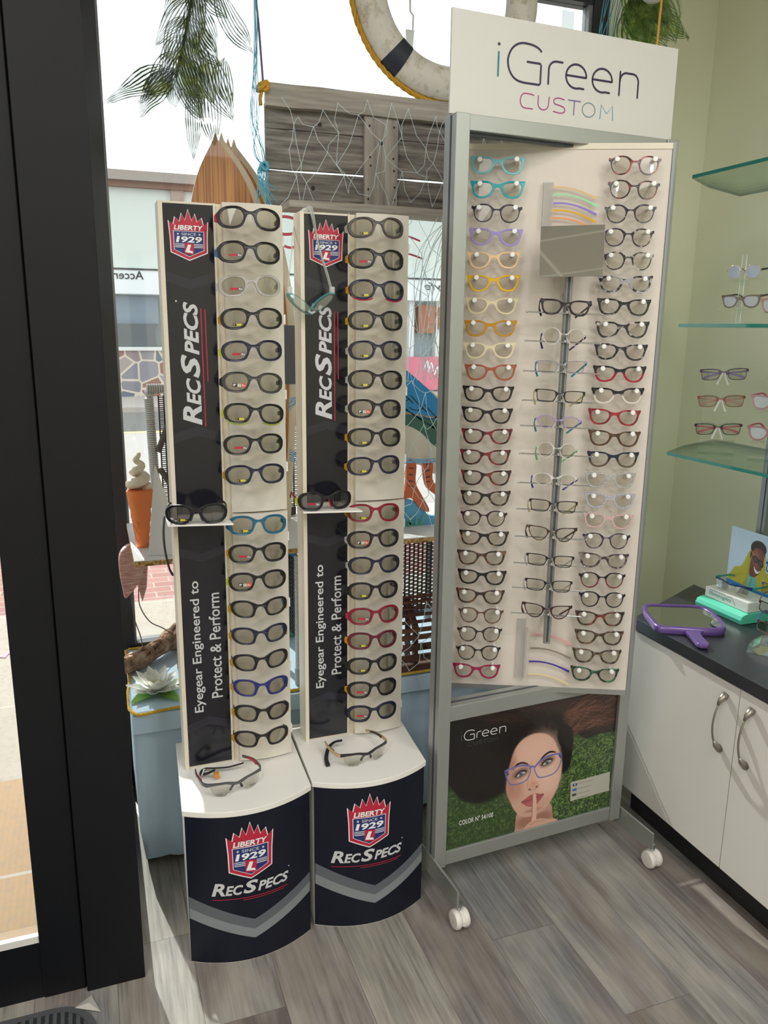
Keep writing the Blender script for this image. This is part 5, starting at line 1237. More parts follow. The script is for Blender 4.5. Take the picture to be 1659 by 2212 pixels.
for x, z in ((.60, 1.86), (.788, 1.985), (.62, 2.02)): b.lathe((x, 2.1993 if x > .7 else 2.2143, z), [(.006, 0), (.005, .0006)], 8, (0, -1, 0))
b.build('nail_heads', mat('rust nail', '2c2624', .7), ct)
kn = MB()
for a in range(3): kn.tube([(.463+.012*math.cos(t_+a), 2.19+.010*math.sin(t_), 2.09+.010*math.sin(t_*1.3+a*2)) for t_ in np.linspace(0, 6, 14)], .0055, 6)
kn.tube([(.463, 2.19, 2.085), (.456, 2.188, 2.06), (.457, 2.186, 2.045)], .005, 6)
kn.build('rope_knot', mat('golden rope', 'c9942c', .7), ct, smooth=True)
tag(MB().tube(smooth_line([(.452, 2.2, 2.60), (.450, 2.195, 2.35), (.458, 2.192, 2.22), (.465, 2.19, 2.10)], 6), .0028, 8).build('hanging_rope', mat('violet rope', '6b5f8c', .7), smooth=True), 'violet rope holding up the knotted corner of the hanging crate', 'rope')
b = MB(); rs = random.Random(9)
for k in range(9):
    P = [(.449+rs.uniform(-.004, .004), 2.17, 2.58), (.446+rs.uniform(-.006, .006), 2.17, 2.2), (.436+rs.uniform(-.012, .014), 2.165, 2.02), (.444+rs.uniform(-.016, .016), 2.16, 1.93), (.456, 2.16, 1.895)]
    b.tube(smooth_line(P, 6), .0009, 4)
for k in range(16):
    P = [(.456+rs.uniform(-.006, .006), 2.16, 1.90+rs.uniform(-.008, .01)), (.45+rs.uniform(-.014, .016), 2.155, 1.87), (.442+rs.uniform(-.008, .05), 2.16, 1.82+rs.uniform(-.03, .02))]
    b.tube(smooth_line(P, 4), .0012, 4)
for k in range(4): b.tube([(.456+.01*math.cos(t_+k), 2.16+.008*math.sin(t_), 1.895+.01*math.sin(t_*1.7+k)) for t_ in np.linspace(0, 6, 14)], .003, 5)
tag(b.build('netting_cord', mat('turquoise cord', '5aa6bd', .7), smooth=True), 'frayed turquoise netting cord hanging beside the crate', 'cord')
# fishing net
def net(x0, x1, z0, z1, y, cell, r, seed, sag=.03):
    rs = random.Random(seed); b = MB(); nx = int((x1-x0)/cell); nz = int((z1-z0)/cell); Pn = {}
    for i in range(nx+1):
        for j in range(nz+1):
            Pn[i, j] = Vector((x0+(i+.5*(j % 2))*cell+rs.gauss(0, cell*.22), y+rs.gauss(0, .006), z0+j*cell+rs.gauss(0, cell*.25)-sag*math.sin(i*1.3)*.5))
    for (i, j), p_ in Pn.items():
        for q_ in ((i, j+1), (i+1 if j % 2 else i-1, j+1)):
            if q_ in Pn:
                a_, c_ = p_, Pn[q_]; m_ = (a_+c_)/2+Vector((rs.gauss(0, .006), rs.gauss(0, .003), -.006+rs.gauss(0, .005))); b.tube([a_, m_, c_], r, 4)
        if rs.random() < .9: b.sphere(p_, r*2.2, 3)
    return b
b = net(.50, 1.16, 1.82, 2.12, 2.172, .062, .0007, 3)
b2 = net(.66, 1.10, .92, 1.80, 2.14, .055, .0009, 5)
b.add(b2.v, b2.f)
rs = random.Random(8)
for k in range(16):
    x = rs.uniform(.86, 1.06); P = [(.965+rs.uniform(-.008, .008), 2.11, 1.80), (x, 2.12, 1.70), (x+rs.uniform(-.05, .05), 2.13, 1.55+rs.uniform(-.05, .05)), (x+rs.uniform(-.06, .06), 2.14, 1.35)]
    b.tube(smooth_line(P, 5), .0011, 4)
nt = b.build('fishing_net', mat('pale cyan net cord', 'cfe4ea', .7)); tag(nt, 'pale blue fishing net draped over the crate and down beside the painted bird', 'fishing net')
b = MB()
for k in range(10):
    P = [(.64, 2.12, 1.10+rs.uniform(-.012, .012)), (.82, 2.125, 1.12+rs.uniform(-.01, .01)), (.92, 2.12, 1.118+rs.uniform(-.006, .006)), (1.06, 2.125, 1.135+rs.uniform(-.01, .01))]
    b.tube(smooth_line(P, 5), .0011, 4)
for k in range(12):
    P = [(.52, 2.2, 1.275+rs.uniform(-.02, .03)), (.56, 2.19, 1.30+rs.uniform(-.01, .02)), (.62, 2.17, 1.33+rs.uniform(-.02, .02))]; b.tube(smooth_line(P, 4), .0012, 4)
    P = [(.52, 2.2, 1.13+rs.uniform(-.006, .03)), (.57, 2.19, 1.12+rs.uniform(-.02, .02)), (.63, 2.17, 1.11+rs.uniform(-.02, .02))]; b.tube(smooth_line(P, 4), .0011, 4)
b.build('gathered_cords', mat('blue net cord', '7ab4dc', .7), nt)
b = net(.70, .93, .50, .72, 2.03, .07, .0009, 21); b.build('loose_mesh', mat('pale cyan net cord', 'a9cdd6'), nt)
# painted pelican cut-out
pe = empty('painted_bird', (.9, 2.2, .902)); tag(pe, 'painted wooden bird cut-out with blue wing and orange legs behind the net', 'painted cut-out')
PY = 2.215
def cut(P, m, name, dy=0, th=.012, sm=True, par=None):
    P = smooth_loop(P, 4) if sm else P
    return MB().prism([(x, PY-dy, z) for x, z in P], (0, th, 0)).build(name, m, par or pe)
cut([(.60, 1.32), (.80, 1.41), (.90, 1.355), (.99, 1.29), (1.05, 1.22), (1.02, 1.10), (.98, 1.06), (.93, 1.09), (.86, 1.10), (.72, 1.14), (.60, 1.2)], mat('cream painted body', 'ddd6c8', .6), 'body')
wg = cut([(.62, 1.36), (.80, 1.425), (.88, 1.375), (.96, 1.31), (1.03, 1.235), (.99, 1.225), (.93, 1.235), (.87, 1.25), (.78, 1.26), (.66, 1.27)], mat('bright blue paint', '2f8fd8', .5), 'wing', .0015, .001)
cut([(.62, 1.26), (.80, 1.262), (.87, 1.248), (.95, 1.237), (1.02, 1.22), (1.03, 1.15), (.98, 1.145), (.93, 1.19), (.87, 1.215), (.75, 1.22)], mat('dark green paint', '3f6b5c', .5), 'wing_underside', .001, .001)
d = Decal(); WB = mat('brown outline paint', '5a3c2c', .6)
for k in range(6):
    x, z = .76+.045*k, 1.385-.028*k; d.line(smooth_line([(x, z), (x+.028, z-.028), (x+.052, z-.05)], 4), .0035, mat('dark outline', '22404f', .6)); d.line(arc(x+.02, z-.03, .024, .014, 200, 330, 8), .003, mat('dark outline', '22404f'))
    d.line(smooth_line([(x+.02, z-.062), (x+.05, z-.082), (x+.08, z-.10)], 4), .004, mat('dark outline', '22404f'))
d.line(smooth_line([(.78, 1.262), (.87, 1.251), (.95, 1.237), (1.02, 1.226)], 4), .004, mat('tan outline', 'b99a78', .6))
d.build('feather_lines', lambda u, v, l: (u, PY-.0016-l, v), pe)
OR = mat('orange painted leg', 'cf6a42', .6)
cut([(.884, 1.10), (.912, 1.10), (.912, 1.04), (.932, 1.0), (.958, .955), (.952, .944), (.925, .962), (.90, .99), (.87, .985), (.85, .955), (.835, .95), (.85, .985), (.878, 1.02)], OR, 'leg', .013, .012)
cut([(.936, 1.10), (.966, 1.10), (.968, 1.045), (.99, 1.02), (1.02, .99), (1.01, .975), (.975, 1.0), (.945, 1.03)], OR, 'leg', .0125, .012)
hl = cut([(.79, .902), (.80, .95), (.85, .985), (.90, .985), (.94, .955), (.965, .93), (1.03, .925), (1.06, .902)], mat('sky blue paint', '5fa8d4', .6), 'painted_mound', .006, .018)
d = Decal()
for k in range(9): x = .82+.013*k; d.poly([(x, .904), (x+.012, .904), (x+.02*((k % 3)-1)+.006, .925+.012*(k % 3))], mat('sea green paint', '2f8a76', .6))
for z in (1.03, 1.045, 1.065, 1.085): d.line([(.889, z), (.902, z-.002)], .003, mat('dark outline', '22404f')); d.line([(.944, z+.008), (.958, z+.010)], .003, mat('dark outline', '22404f'))
d.build('painted_marks', lambda u, v, l: (u, PY-.0135-l, v), pe)
# lobster trap
lt = empty('lobster_trap', (.85, 2.2, .487)); tag(lt, 'brown slatted lobster trap with wire mesh end on the blue platform behind the silver stand', 'lobster trap')
TB = m_wood('brown trap timber', '3c2820', '6b4838', '8a6350', (4, 30, 30), 1, .8)
x0, x1, y0, y1 = .79, 1.10, 2.062, 2.105
for z, h in ((.489, .018), (.519, .020), (.553, .020), (.588, .014), (.612, .012)): MB().box((x0, y0, z), (x1, y0+.010, z+h)).build('slat', TB, lt, bevel=.001)
for k, (yy, z) in enumerate(((2.072, .640), (2.088, .656), (2.104, .672), (2.120, .686), (2.134, .697))): MB().box((x0, yy, z-.004), (x1, yy+.012, z+.003)).build('slat', TB, lt, bevel=.001)
for x in (.792, .862, 1.08): 
    P = [(x, 2.073, .489), (x, 2.073, .625), (x, 2.145, .69), (x, 2.145, .489)]
    MB().prism([(x, a[1], a[2]) for a in P]+[(x, a[1]*.76+.507, (a[2]-.489)*.90+.489) for a in P[::-1]], (.016, 0, 0)).build('hoop', TB, lt)
MB().box((x0, 2.073, .4875), (x1, 2.145, .4955)).build('floor_slats', TB, lt)
b = MB()
for k in range(-10, 16):
    for s_ in (1, -1):
        pts = [(.800+u*.066, .49+k*.0115+(s_*u*.09 if s_ > 0 else .09-u*.09)) for u in np.linspace(0, 1, 9)]; pts = [q_ for q_ in pts if .49 <= q_[1] <= .615]
        if len(pts) > 1: b.tube([(a, 2.0725, z) for a, z in pts], .0007, 4)
b.build('wire_mesh', mat('galvanised mesh', 'b8b2a8', .5, .2), lt)
b = MB()
for x in (.895, .93, 1.0): b.lathe((x, 2.0615, .553+.010), [(.0055, 0), (.0055, .0004)], 14, (0, -1, 0))
b.build('peg_hole', mat('dark hole', '1f1512', .9), lt)
# life ring
lr = empty('life_ring', (1.03, 2.36, 2.45)); tag(lr, 'white life ring with black band and yellow rope hanging in the window behind the sign', 'life ring')
CR = Vector((1.045, 2.36, 2.44)); R_, r_ = .242, .048
def ring(a0, a1, r, n):
    vs = []; fs = []
    for i in range(n):
        a = math.radians(a0+(a1-a0)*i/(n-1)); e = Vector((math.cos(a), 0, math.sin(a)))
        for j in range(16): t_ = 2*PI*j/16; vs.append(CR+e*(R_+r*math.cos(t_))+Vector((0, r*.85*math.sin(t_), 0)))
    for i in range(n-1):
        for j in range(16): fs.append((i*16+j, i*16+(j+1) % 16, i*16+16+(j+1) % 16, i*16+16+j))
    return MB().add(vs, fs)
q = NT('worn white ring'); n_ = q.noise(q.pos(), 30, 5, .7); q.base(q.mix(q.ramp(n_, [(.5, '000000'), (.72, 'ffffff')]), 'dfdcd4', 'b0a68e'), .6); q.bump(n_, .4, .004)
ring(0, 360, r_, 97).build('ring_body', q.m, lr, smooth=True)
ring(225, 236, r_+.0015, 8).build('dark_band', mat('navy band', '262b3a', .6), lr, smooth=True)
ring(312, 323, r_+.0015, 8).build('dark_band', mat('navy band', '262b3a', .6), lr, smooth=True)
b = MB(); rope(b, [tuple(CR+Vector((math.cos(math.radians(a)), 0, math.sin(math.radians(a))))*(R_+r_+.006)) for a in np.linspace(160, 330, 30)], .008); b.build('grab_rope', mat('yellow grab rope', 'c99a28', .7), lr, smooth=True)
tag(MB().tube(smooth_line([(1.045, 2.36, 2.60), (1.05, 2.35, 2.55), (.985, 2.34, 2.50)], 6), .004, 6).build('ring_cord', WHT, smooth=True), 'white cord from which the life ring hangs', 'cord')
tag(MB().prism([(.955, 2.45, 2.30), (.975, 2.45, 2.30), (.98, 2.45, 2.36), (.953, 2.45, 2.36)], (0, .004, 0)).tube([(.975, 2.452, 2.36), (.976, 2.452, 2.40), (.966, 2.452, 2.41), (.966, 2.46, 2.535)], .003, 6).build('paper_tag', mat('pale paper tag', 'd5d8dc', .6)), 'pale paper tag hanging inside the opening of the life ring', 'tag')
# leafy garlands
def leafmat(name, a, b_):
    q = NT(name); u = q.n('ShaderNodeAttribute', attribute_name='across').outputs['Fac']
    f = q.math('FRACT', q.math('MULTIPLY', u, 8.)); vein = q.math('LESS_THAN', f, .4)
    pc = q.noise(q.pos(), 26, 2); col = q.ramp(pc, [(.38, a), (.66, b_)])
    nn = q.n('ShaderNodeTexWhiteNoise', ins={0: q.scale(q.pos(), (900, 900, 900))}).outputs[0]
    al = q.math('MULTIPLY_ADD', vein, .6, .2); al = q.math('ADD', al, q.math('MULTIPLY', q.ramp(pc, [(.45, '000000'), (.62, 'ffffff')]), .3))
    al = q.n('ShaderNodeClamp', ins={0: al}).outputs[0]
    q.base(q.mix(vein, col, a), .5); q.put(q.b, 'Alpha', al); return q.m
LM = leafmat('gauze leaf dark', '33432c', '9aa84e'); LG = leafmat('gauze leaf bright', '4a6b2c', 'a3b552')
def leaf_geo(base, dirv, L_, w_, rs, V_, F_, A_):
    w_ *= 1.35
    d_ = Vector(dirv).normalized(); sd = d_.cross(Vector((rs.uniform(-.4, .4), 1, rs.uniform(-.2, .2)))).normalized(); nu, nv = 11, 7; k = len(V_); p_ = Vector(base)
    cv = rs.uniform(-.5, .5)
    for i in range(nu):
        u = i/(nu-1); wd = w_*(math.sin(PI*u**.75)**.85)+.001
        for j in range(nv):
            v = (j/(nv-1)-.5)*2; V_.append(tuple(p_+sd*v*wd/2+Vector((0, .01*abs(v)*math.sin(u*3)+.012*math.sin(u*5+v), .004*math.sin(u*9+v*2))))); A_.append((v+1)/2)
        st_ = (d_+Vector((0, 0, -.5*u))+sd*cv*u).normalized(); p_ = p_+st_*L_/(nu-1)
    for i in range(nu-1):
        for j in range(nv-1): F_.append((k+i*nv+j, k+i*nv+j+1, k+(i+1)*nv+j+1, k+(i+1)*nv+j))
def garland(stem, leaves, m, lab, seed):
    g = empty('leaf_garland', stem[-1]); tag(g, lab, 'leaf garland'); rs = random.Random(seed)
    MB().tube(smooth_line(stem, 6), .004, 6).build('stem', mat('dark green stem', '2f3a24', .6), g)
    V_, F_, A_ = [], [], []
    for (bx_, by_, bz), dv, L_, w_ in leaves: leaf_geo((bx_, by_, bz), dv, L_, w_, rs, V_, F_, A_)
    o = MB().add(V_, F_).build('leaves', m, g, smooth=True); o['kind'] = 'stuff'
    at = o.data.attributes.new('across', 'FLOAT', 'POINT'); at.data.foreach_set('value', A_)
rs = random.Random(4)
GY = 2.2
lv = []
for z, x in ((2.38, .315), (2.33, .31), (2.28, .30), (2.23, .285), (2.19, .275), (2.15, .265), (2.11, .255)):
    lv += [((x, GY, z), (-.75+rs.uniform(-.2, .2), rs.uniform(-.3, .3), -.8), rs.uniform(.12, .16), .042), ((x, GY, z), (.7+rs.uniform(-.2, .2), rs.uniform(-.3, .3), -.9), rs.uniform(.12, .16), .042), ((x, GY, z), (rs.uniform(-.2, .3), rs.uniform(-.5, .1), -1), .13, .045)]
lv += [((.25, GY, 2.11), (-1, 0, -.45), .19, .05), ((.245, GY, 2.10), (-.8, .1, -.6), .14, .045), ((.25, GY, 2.09), (-.1, 0, -1), .07, .03), ((.29, GY, 2.09), (.1, 0, -1), .19, .034), ((.33, GY, 2.10), (.1, .1, -1), .16, .045), ((.36, GY, 2.30), (.5, 0, -1), .16, .05), ((.33, GY, 2.16), (.25, 0, -1), .17, .055), ((.30, GY, 2.2), (.15, 0, -1), .17, .055), ((.37, GY, 2.15), (-.1, 0, -1), .12, .04), ((.255, GY, 2.34), (-.8, 0, -.3), .14, .05)]
garland([(.33, GY, 2.62), (.315, GY, 2.38), (.28, GY, 2.2), (.25, GY, 2.09)], lv, LM, 'translucent green leaf garland hanging at the window near the black door frame', 11)
lv = []
for k in range(20): lv.append(((1.615+rs.uniform(-.03, .03), 2.22, 2.47+rs.uniform(-.03, .10)), (rs.uniform(-.8, .75), rs.uniform(-.3, .2), -1), rs.uniform(.14, .2), .085))
lv += [((1.64, 2.2, 2.43), (.9, 0, -.3), .15, .035), ((1.64, 2.2, 2.47), (.75, 0, -.5), .15, .035)]
garland([(1.64, 2.22, 2.7), (1.62, 2.22, 2.48), (1.615, 2.22, 2.40)], lv, LG, 'bright green leaf garland hanging where the window meets the green wall', 12)
t = empty('hanging_float', (1.58, 2.12, 2.40)); tag(t, 'white round float with a yellow cord hanging in front of the bright green garland', 'float')
MB().sphere((1.575, 2.12, 2.435), .036, 12, (1.1, 1, .9)).build('float_ball', mat('white float', 'd9d8d6', .35), t, smooth=True)
MB().tube([(1.597, 2.11, 2.43), (1.592, 2.11, 2.28)], .0035, 6).build('cord', mat('yellow cord', 'd8a23c', .6), t)
b = MB()
for k in range(9): b.tube(smooth_line([(1.54+.012*k, 2.28, 2.56), (1.52+.008*k, 2.28, 2.46), (1.50+.006*k+rs.uniform(-.02, .02), 2.28, 2.34)], 4), .0012, 4)
tag(b.build('netting_cord', mat('turquoise cord', '5aa6bd')), 'turquoise netting strands hanging beside the bright green garland', 'cord')
# red lettering stuck on the glass
d = Decal(); RD = mat('red window lettering', 'd8607a', .5)
d.line(arc(.60, 1.80, .05, .026, 0, 360, 26), .009, RD); d.line(smooth_line([(.56, 1.755), (.62, 1.735), (.66, 1.765), (.70, 1.74)], 5), .008, RD)
d.line(smooth_line([(.94, 1.80), (1.0, 1.79), (1.05, 1.775)], 5), .006, RD); d.line(smooth_line([(.95, 1.73), (1.0, 1.735), (1.06, 1.72)], 5), .006, RD)
o = d.build('window_lettering', lambda u, v, l: (u, 2.546-l, v)); tag(o, 'red curved script stuck on the window glass below the crate', 'window lettering')

# ------------------------------------------------------------------ cabinet and counter along the right wall
cb = empty('low_cabinet', (1.7, 1.2, 0)); tag(cb, 'white low cabinet with curved metal handles against the green wall', 'cabinet')
CW_ = mat('white cabinet laminate', 'd4d2cc', .38)
MB().vprism([(1.545, 1.87), (1.655, 1.945), (1.885, 2.06), (1.885, -1.0), (1.545, -1.0)], 0, .10).build('kick_plate', mat('black kick plate', '17181b', .6), cb)
MB().vprism([(1.512, 1.862), (1.655, 1.94), (1.885, 2.058), (1.885, -1.0), (1.512, -1.0)], .10, .622).build('cabinet_body', CW_, cb)
yd = [1.858, 1.435, 1.010, .585, .16, -.265, -.69]
for k in range(6):
    dd = MB().box((1.494, yd[k+1]+.0015, .101), (1.511, yd[k]-.0015, .617)).build('door', CW_, cb, bevel=.001)
    yh = (yd[k+1]+.045) if k % 2 == 0 else (yd[k]-.045)
    P = smooth_line([(1.493, yh, .575), (1.472, yh, .555), (1.462, yh, .52), (1.462, yh, .485), (1.472, yh, .452), (1.493, yh, .437)], 5)
    hd = MB().tube(P, .0028, 8).build('handle', mat('brushed nickel', '9a9488', .35, .8), dd, smooth=True)
    for zz, s_ in ((.572, -1), (.440, 1)): MB().tube([(1.4935, yh, zz+.012*-s_), (1.478, yh, zz+.002*s_), (1.470, yh, zz+.016*s_)], [.011, .0075, .003], 10).build('handle_end', mat('brushed nickel', '9a9488'), hd, smooth=True)
q = NT('dark worktop'); n_ = q.noise(q.pos(), 8, 4); q.base(q.mix(n_, '26272b', '34353a'), .28, Specular_IOR_Level=.5)
tag(MB().vprism([(1.488, 1.862), (1.655, 1.948), (1.887, 2.066), (1.887, -1.02), (1.488, -1.02)], .623, .658).build('worktop', q.m, bevel=.002), 'dark charcoal worktop lying over the white cabinet', 'worktop')
# hand mirror
hm = empty('hand_mirror', (1.6, 1.75, .66)); tag(hm, 'purple framed hand mirror lying face up on the dark worktop', 'hand mirror')
out = smooth_loop([(1.560, 1.905), (1.63, 1.878), (1.700, 1.846), (1.722, 1.815), (1.70, 1.745), (1.668, 1.685), (1.635, 1.662), (1.59, 1.672), (1.525, 1.705), (1.476, 1.738), (1.490, 1.79), (1.520, 1.86)], 5)
cx, cy = 1.60, 1.775
inn = [(cx+(x-cx)*.86, cy+(y-cy)*.86) for x, y in out]
n = len(out); vs = []; fs = []
prof = [(1.0, .659), (1.02, .667), (1.0, .676), (.955, .680), (.93, .677), (.90, .679), (.875, .674)]
for f_, z in prof: vs += [(cx+(x-cx)*f_, cy+(y-cy)*f_, z) for x, y in out]
for r in range(len(prof)-1): fs += [(r*n+i, r*n+(i+1) % n, (r+1)*n+(i+1) % n, (r+1)*n+i) for i in range(n)]
PUR = mat('metallic purple plastic', '63498c', .28, .15, coat=.5)
MB().add(vs, fs).add([(x, y, .6595) for x, y in out], [tuple(range(n))]).build('mirror_frame', PUR, hm, smooth=True)
MB().add([(cx+(x-cx)*.88, cy+(y-cy)*.88, .6755) for x, y in out], [tuple(range(n))]).build('mirror_glass', mat('mirror glass', 'c9cac8'), hm)
MB().prism([(1.590, 1.678, .662), (1.560, 1.690, .662), (1.530, 1.690, .662), (1.520, 1.66, .662), (1.497, 1.604, .662), (1.503, 1.592, .662), (1.520, 1.586, .662), (1.532, 1.594, .662), (1.548, 1.638, .662), (1.566, 1.668, .662)], (0, 0, .013)).build('handle', PUR, hm, bevel=.004)
# display block with script lettering
fx = empty('brand_display_block', (1.80, 1.80, .658)); tag(fx, 'white display block with teal script on a turquoise base, standing on the worktop', 'display block')
TQ = mat('turquoise plastic', '5fd0b4', .3)
MB().prism([(1.742, 1.892, .6585), (1.740, 1.892, .672), (1.746, 1.892, .684), (1.765, 1.892, .690), (1.87, 1.892, .690), (1.87, 1.892, .6585)], (.005, -.185, 0)).build('base', TQ, fx, bevel=.002)
MB().vprism([(1.768, 1.884), (1.862, 1.884), (1.866, 1.712), (1.772, 1.712)], .6905, .722).build('block', mat('pearl white block', 'e3e3df', .35), fx, bevel=.002)
d = Decal(); TL = mat('teal script', '2f8b90', .5)
d.text('funoogles', .022, .008, .108, .024, TL, 0, .0, .35).line(smooth_line([(.018, .012), (.021, .025), (.03, .027), (.075, .027), (.082, .024)], 4), .0013, TL).line(smooth_line([(.092, .026), (.108, .026), (.116, .018), (.124, .007)], 4), .0013, TL)
d.build('script_lettering', lambda u, v, l: (1.7678+.004*(u/.17)-l, 1.884-u, .6905+v), fx)
# photo card with a boy in a yellow hoodie
kc = empty('photo_card', (1.86, 1.81, .658)); tag(kc, 'pale blue photo card of a smiling person in a yellow hoodie and glasses', 'photo card')
MB().box((1.868, 1.62, .6585), (1.872, 1.905, .903)).build('card', mat('card backing', 'd8e4ea', .6), kc)
p = Paint(0, 285, 658, 903, 330, 284, 'c3dcf0')
p.poly([(0, 600), (0, 733), (285, 733), (285, 600)], '1f78bd', 0, 1, False)
p.poly([(14, 733), (18, 760), (30, 778), (50, 786), (62, 800), (78, 838), (100, 850), (140, 848), (150, 800), (165, 780), (185, 770), (190, 733)], 'b5ae2c', 3)
p.poly([(70, 733), (80, 760), (82, 820), (92, 838), (104, 770), (118, 733)], '8f8a24', 3, .5)
p.poly([(84, 733), (90, 775), (104, 765), (118, 765), (122, 733)], '67b4ae', 1.5); p.stroke([(96, 735), (101, 762)], 2, '3c6b6b')
p.ell(114, 858, 30, 24, '2a1f1d', .1); p.poly([(90, 770), (88, 800), (95, 845), (110, 862), (130, 860), (138, 840), (137, 812), (128, 785), (112, 768), (98, 766)], '6b3f34', 1.5)
p.ell(112, 822, 16, 30, '8a5546', .8, .8); p.ell(104, 840, 10, 12, '9c6858', .9, .6)
p.poly([(86, 822), (85, 850), (95, 870), (125, 872), (140, 858), (141, 834), (134, 852), (112, 860), (96, 852), (91, 832)], '2a1f1d', 1.5)
p.poly([(104, 800), (112, 792), (122, 788), (130, 794), (122, 781), (110, 783)], 'e8e2dc', .8)
for P in ([(99, 832), (113, 828), (115, 815), (103, 816)], [(120, 824), (136, 820), (136, 806), (122, 810)]): p.poly(P, '4c3f40', .8, .8); L_ = smooth_loop(P, 3); p.stroke(L_+[L_[0]], 3, '1c191b', 1, False)
p.stroke([(113, 826), (121, 823)], 3, '1c191b'); p.stroke([(86, 846), (94, 840), (100, 834)], 3, 'c98a5a')
p.poly([(44, 658), (50, 730), (95, 728), (100, 658)], '1f78bd', 0, 1, False)
p.build('card_print', lambda x, y: (1.8678, 1.905-x*.001, y*.001), kc, .4, .1)
bf = veil('navy glossy frame', '262c6b', .95, .2)
# acrylic risers with frames on them
def riser(name, loc, h, lab):
    t = empty(name, loc, 0); tag(t, lab, 'acrylic stand'); return t
YAW = -math.radians(43)
def yb(b, c, yaw, x0, x1, y0, y1, z0, z1):
    M = Matrix.Translation(c) @ Matrix.Rotation(yaw, 4, 'Z'); o = M @ Vector((x0, y0, z0)); R3 = M.to_3x3()
    return b.obox(o, R3 @ Vector((x1-x0, 0, 0)), R3 @ Vector((0, y1-y0, 0)), R3 @ Vector((0, 0, z1-z0)))
SHG = NT('shelf glass'); g_ = SHG.m
SHELF = clear('green tinted glass', 'e6f4ec', .06); EDGE = mat('green glass edge', '2c7a70', .12, coat=.5)
for z, lab in ((1.152, 'lowest'), (1.512, 'middle'), (1.899, 'uppermost')):
    P = [(1.553, 1.862), (1.69, 1.955), (1.885, 2.04), (1.885, -.6), (1.553, -.6)]
    b = MB(); n = 5; b.v = [(x, y, z-.004) for x, y in P]+[(x, y, z+.005) for x, y in P]; b.f = [tuple(range(n))[::-1], tuple(range(n, 2*n))]+[(i, (i+1) % n, n+(i+1) % n, n+i) for i in range(n)]; b.mi = [0, 0]+[1]*n
    tag(b.build('glass_shelf', [SHELF, EDGE]), f'{lab} green-edged glass shelf in front of the green wall', 'glass shelf', 'glass wall shelves')
for y in (1.80, .6): 
    s_ = MB().box((1.888, y, .6585), (1.908, y+.03, 2.4)).box((1.885, y+.012, .6585), (1.888, y+.018, 2.4)).build('shelf_standard', mat('grey slotted metal', '8b9094', .4, .5)); tag(s_, f'grey slotted metal shelf upright {"near the photo card" if y > 1 else "outside the picture"}', 'shelf standard')
# low shelf rack
rk = empty('acrylic_glasses_stand', (1.70, 1.83, 1.158)); tag(rk, 'upright clear acrylic stand with three frames on the lowest glass shelf', 'acrylic stand')
c = (1.705, 1.835, 0)
yb(MB(), c, YAW, -.048, .048, 0, .004, 1.185, 1.405).build('back_plate', ACRY, rk)
b = MB(); yb(b, c, YAW, -.048, .048, -.045, .004, 1.1585, 1.163); yb(b, c, YAW, -.048, .048, .004, .055, 1.1585, 1.163); b.build('foot_plate', ACRY, rk)
b = MB(); yb(b, c, YAW, -.048, .048, -.047, -.043, 1.163, 1.175); yb(b, c, YAW, -.048, .048, -.006, .0, 1.163, 1.19); b.build('front_lip', ACRY, rk)
M_ = Matrix.Translation(c) @ Matrix.Rotation(YAW, 4, 'Z')
NOSE = mat('frosted nose holder', 'e6e8de', .4)
for k, (z, fm, tm, lab) in enumerate(((1.378, mat('plum metal frame', '5c4460', .3), mat('lavender temple', '9c98d6', .35), 'plum and lavender'), (1.302, mat('copper brown frame', '8a5238', .3), mat('blush temple', 'e0b4b0', .35), 'copper brown and blush'), (1.222, mat('black metal frame', '2c2228', .3), mat('coral pink temple', 'd87884', .35), 'black and coral pink'))):
    o = glasses('eyeglasses', 'rect', fm, LENS, 'fold', tm, None); p_ = M_ @ Vector((0, -.02, z)); place(o, p_, rz=YAW, rx=-.1, ry=-.05)
    tag(o, f'{lab} eyeglasses, {["top", "middle", "bottom"][k]} frame on the lowest shelf stand', 'eyeglasses', 'frames on the low shelf stand')
    b = MB()
    for s_ in (-1, 1): b.tube([M_ @ Vector((s_*.002, -.014, z+.004)), M_ @ Vector((s_*.014, -.016, z-.028))], .0032, 6)
    b.build('nose_holder', NOSE, rk)
# middle shelf rack
mk_ = empty('acrylic_glasses_stand', (1.72, 1.82, 1.52)); tag(mk_, 'round clear acrylic post stand with two trays on the middle glass shelf', 'acrylic stand')
c = Vector((1.725, 1.825, 0)); M_ = Matrix.Translation(c) @ Matrix.Rotation(YAW, 4, 'Z')
MB().tube([c+Vector((0, 0, 1.522)), c+Vector((0, 0, 1.705))], .0075, 16).build('post', ACRY, mk_, smooth='auto')
yb(MB(), c, YAW, -.05, .06, -.03, .03, 1.5175, 1.522).build('foot_plate', ACRY, mk_)
for k, (z, st, fm, lens, tm, lab) in enumerate(((1.640, 'circle', mat('white gold rim', 'd8d2bc', .2, .5), veil('painted blue reflection lens', 'd3dcf6', .6, .05), mat('black tip', '1d1d1f', .4), 'round painted reflection lens'), (1.562, 'classic', veil('clear brown frame', '8a7a70', .6, .15), veil('painted reflection lens', 'e2e8f4', .55, .05), mat('dark temple', '3c3c34', .4), 'clear square'))):  # pale lens colours stand in for the window's reflection
    yb(MB(), c, YAW, -.055, .055, -.048, .006, z-.006, z-.002).build('tray', ACRY, mk_)
    yb(MB(), c, YAW, -.02, .02, -.014, .012, z-.016, z-.006).build('tray_collar', ACRY, mk_)
    o = glasses('eyeglasses', st, fm, lens, 'open', tm, PADS); place(o, M_ @ Vector((0, -.036, z+.0165)), rz=YAW-.5, rx=.12, sc=.9)
    tag(o, f'{lab} eyeglasses on the {["upper", "lower"][k]} tray of the acrylic post stand', 'eyeglasses', 'frames on the post stand')
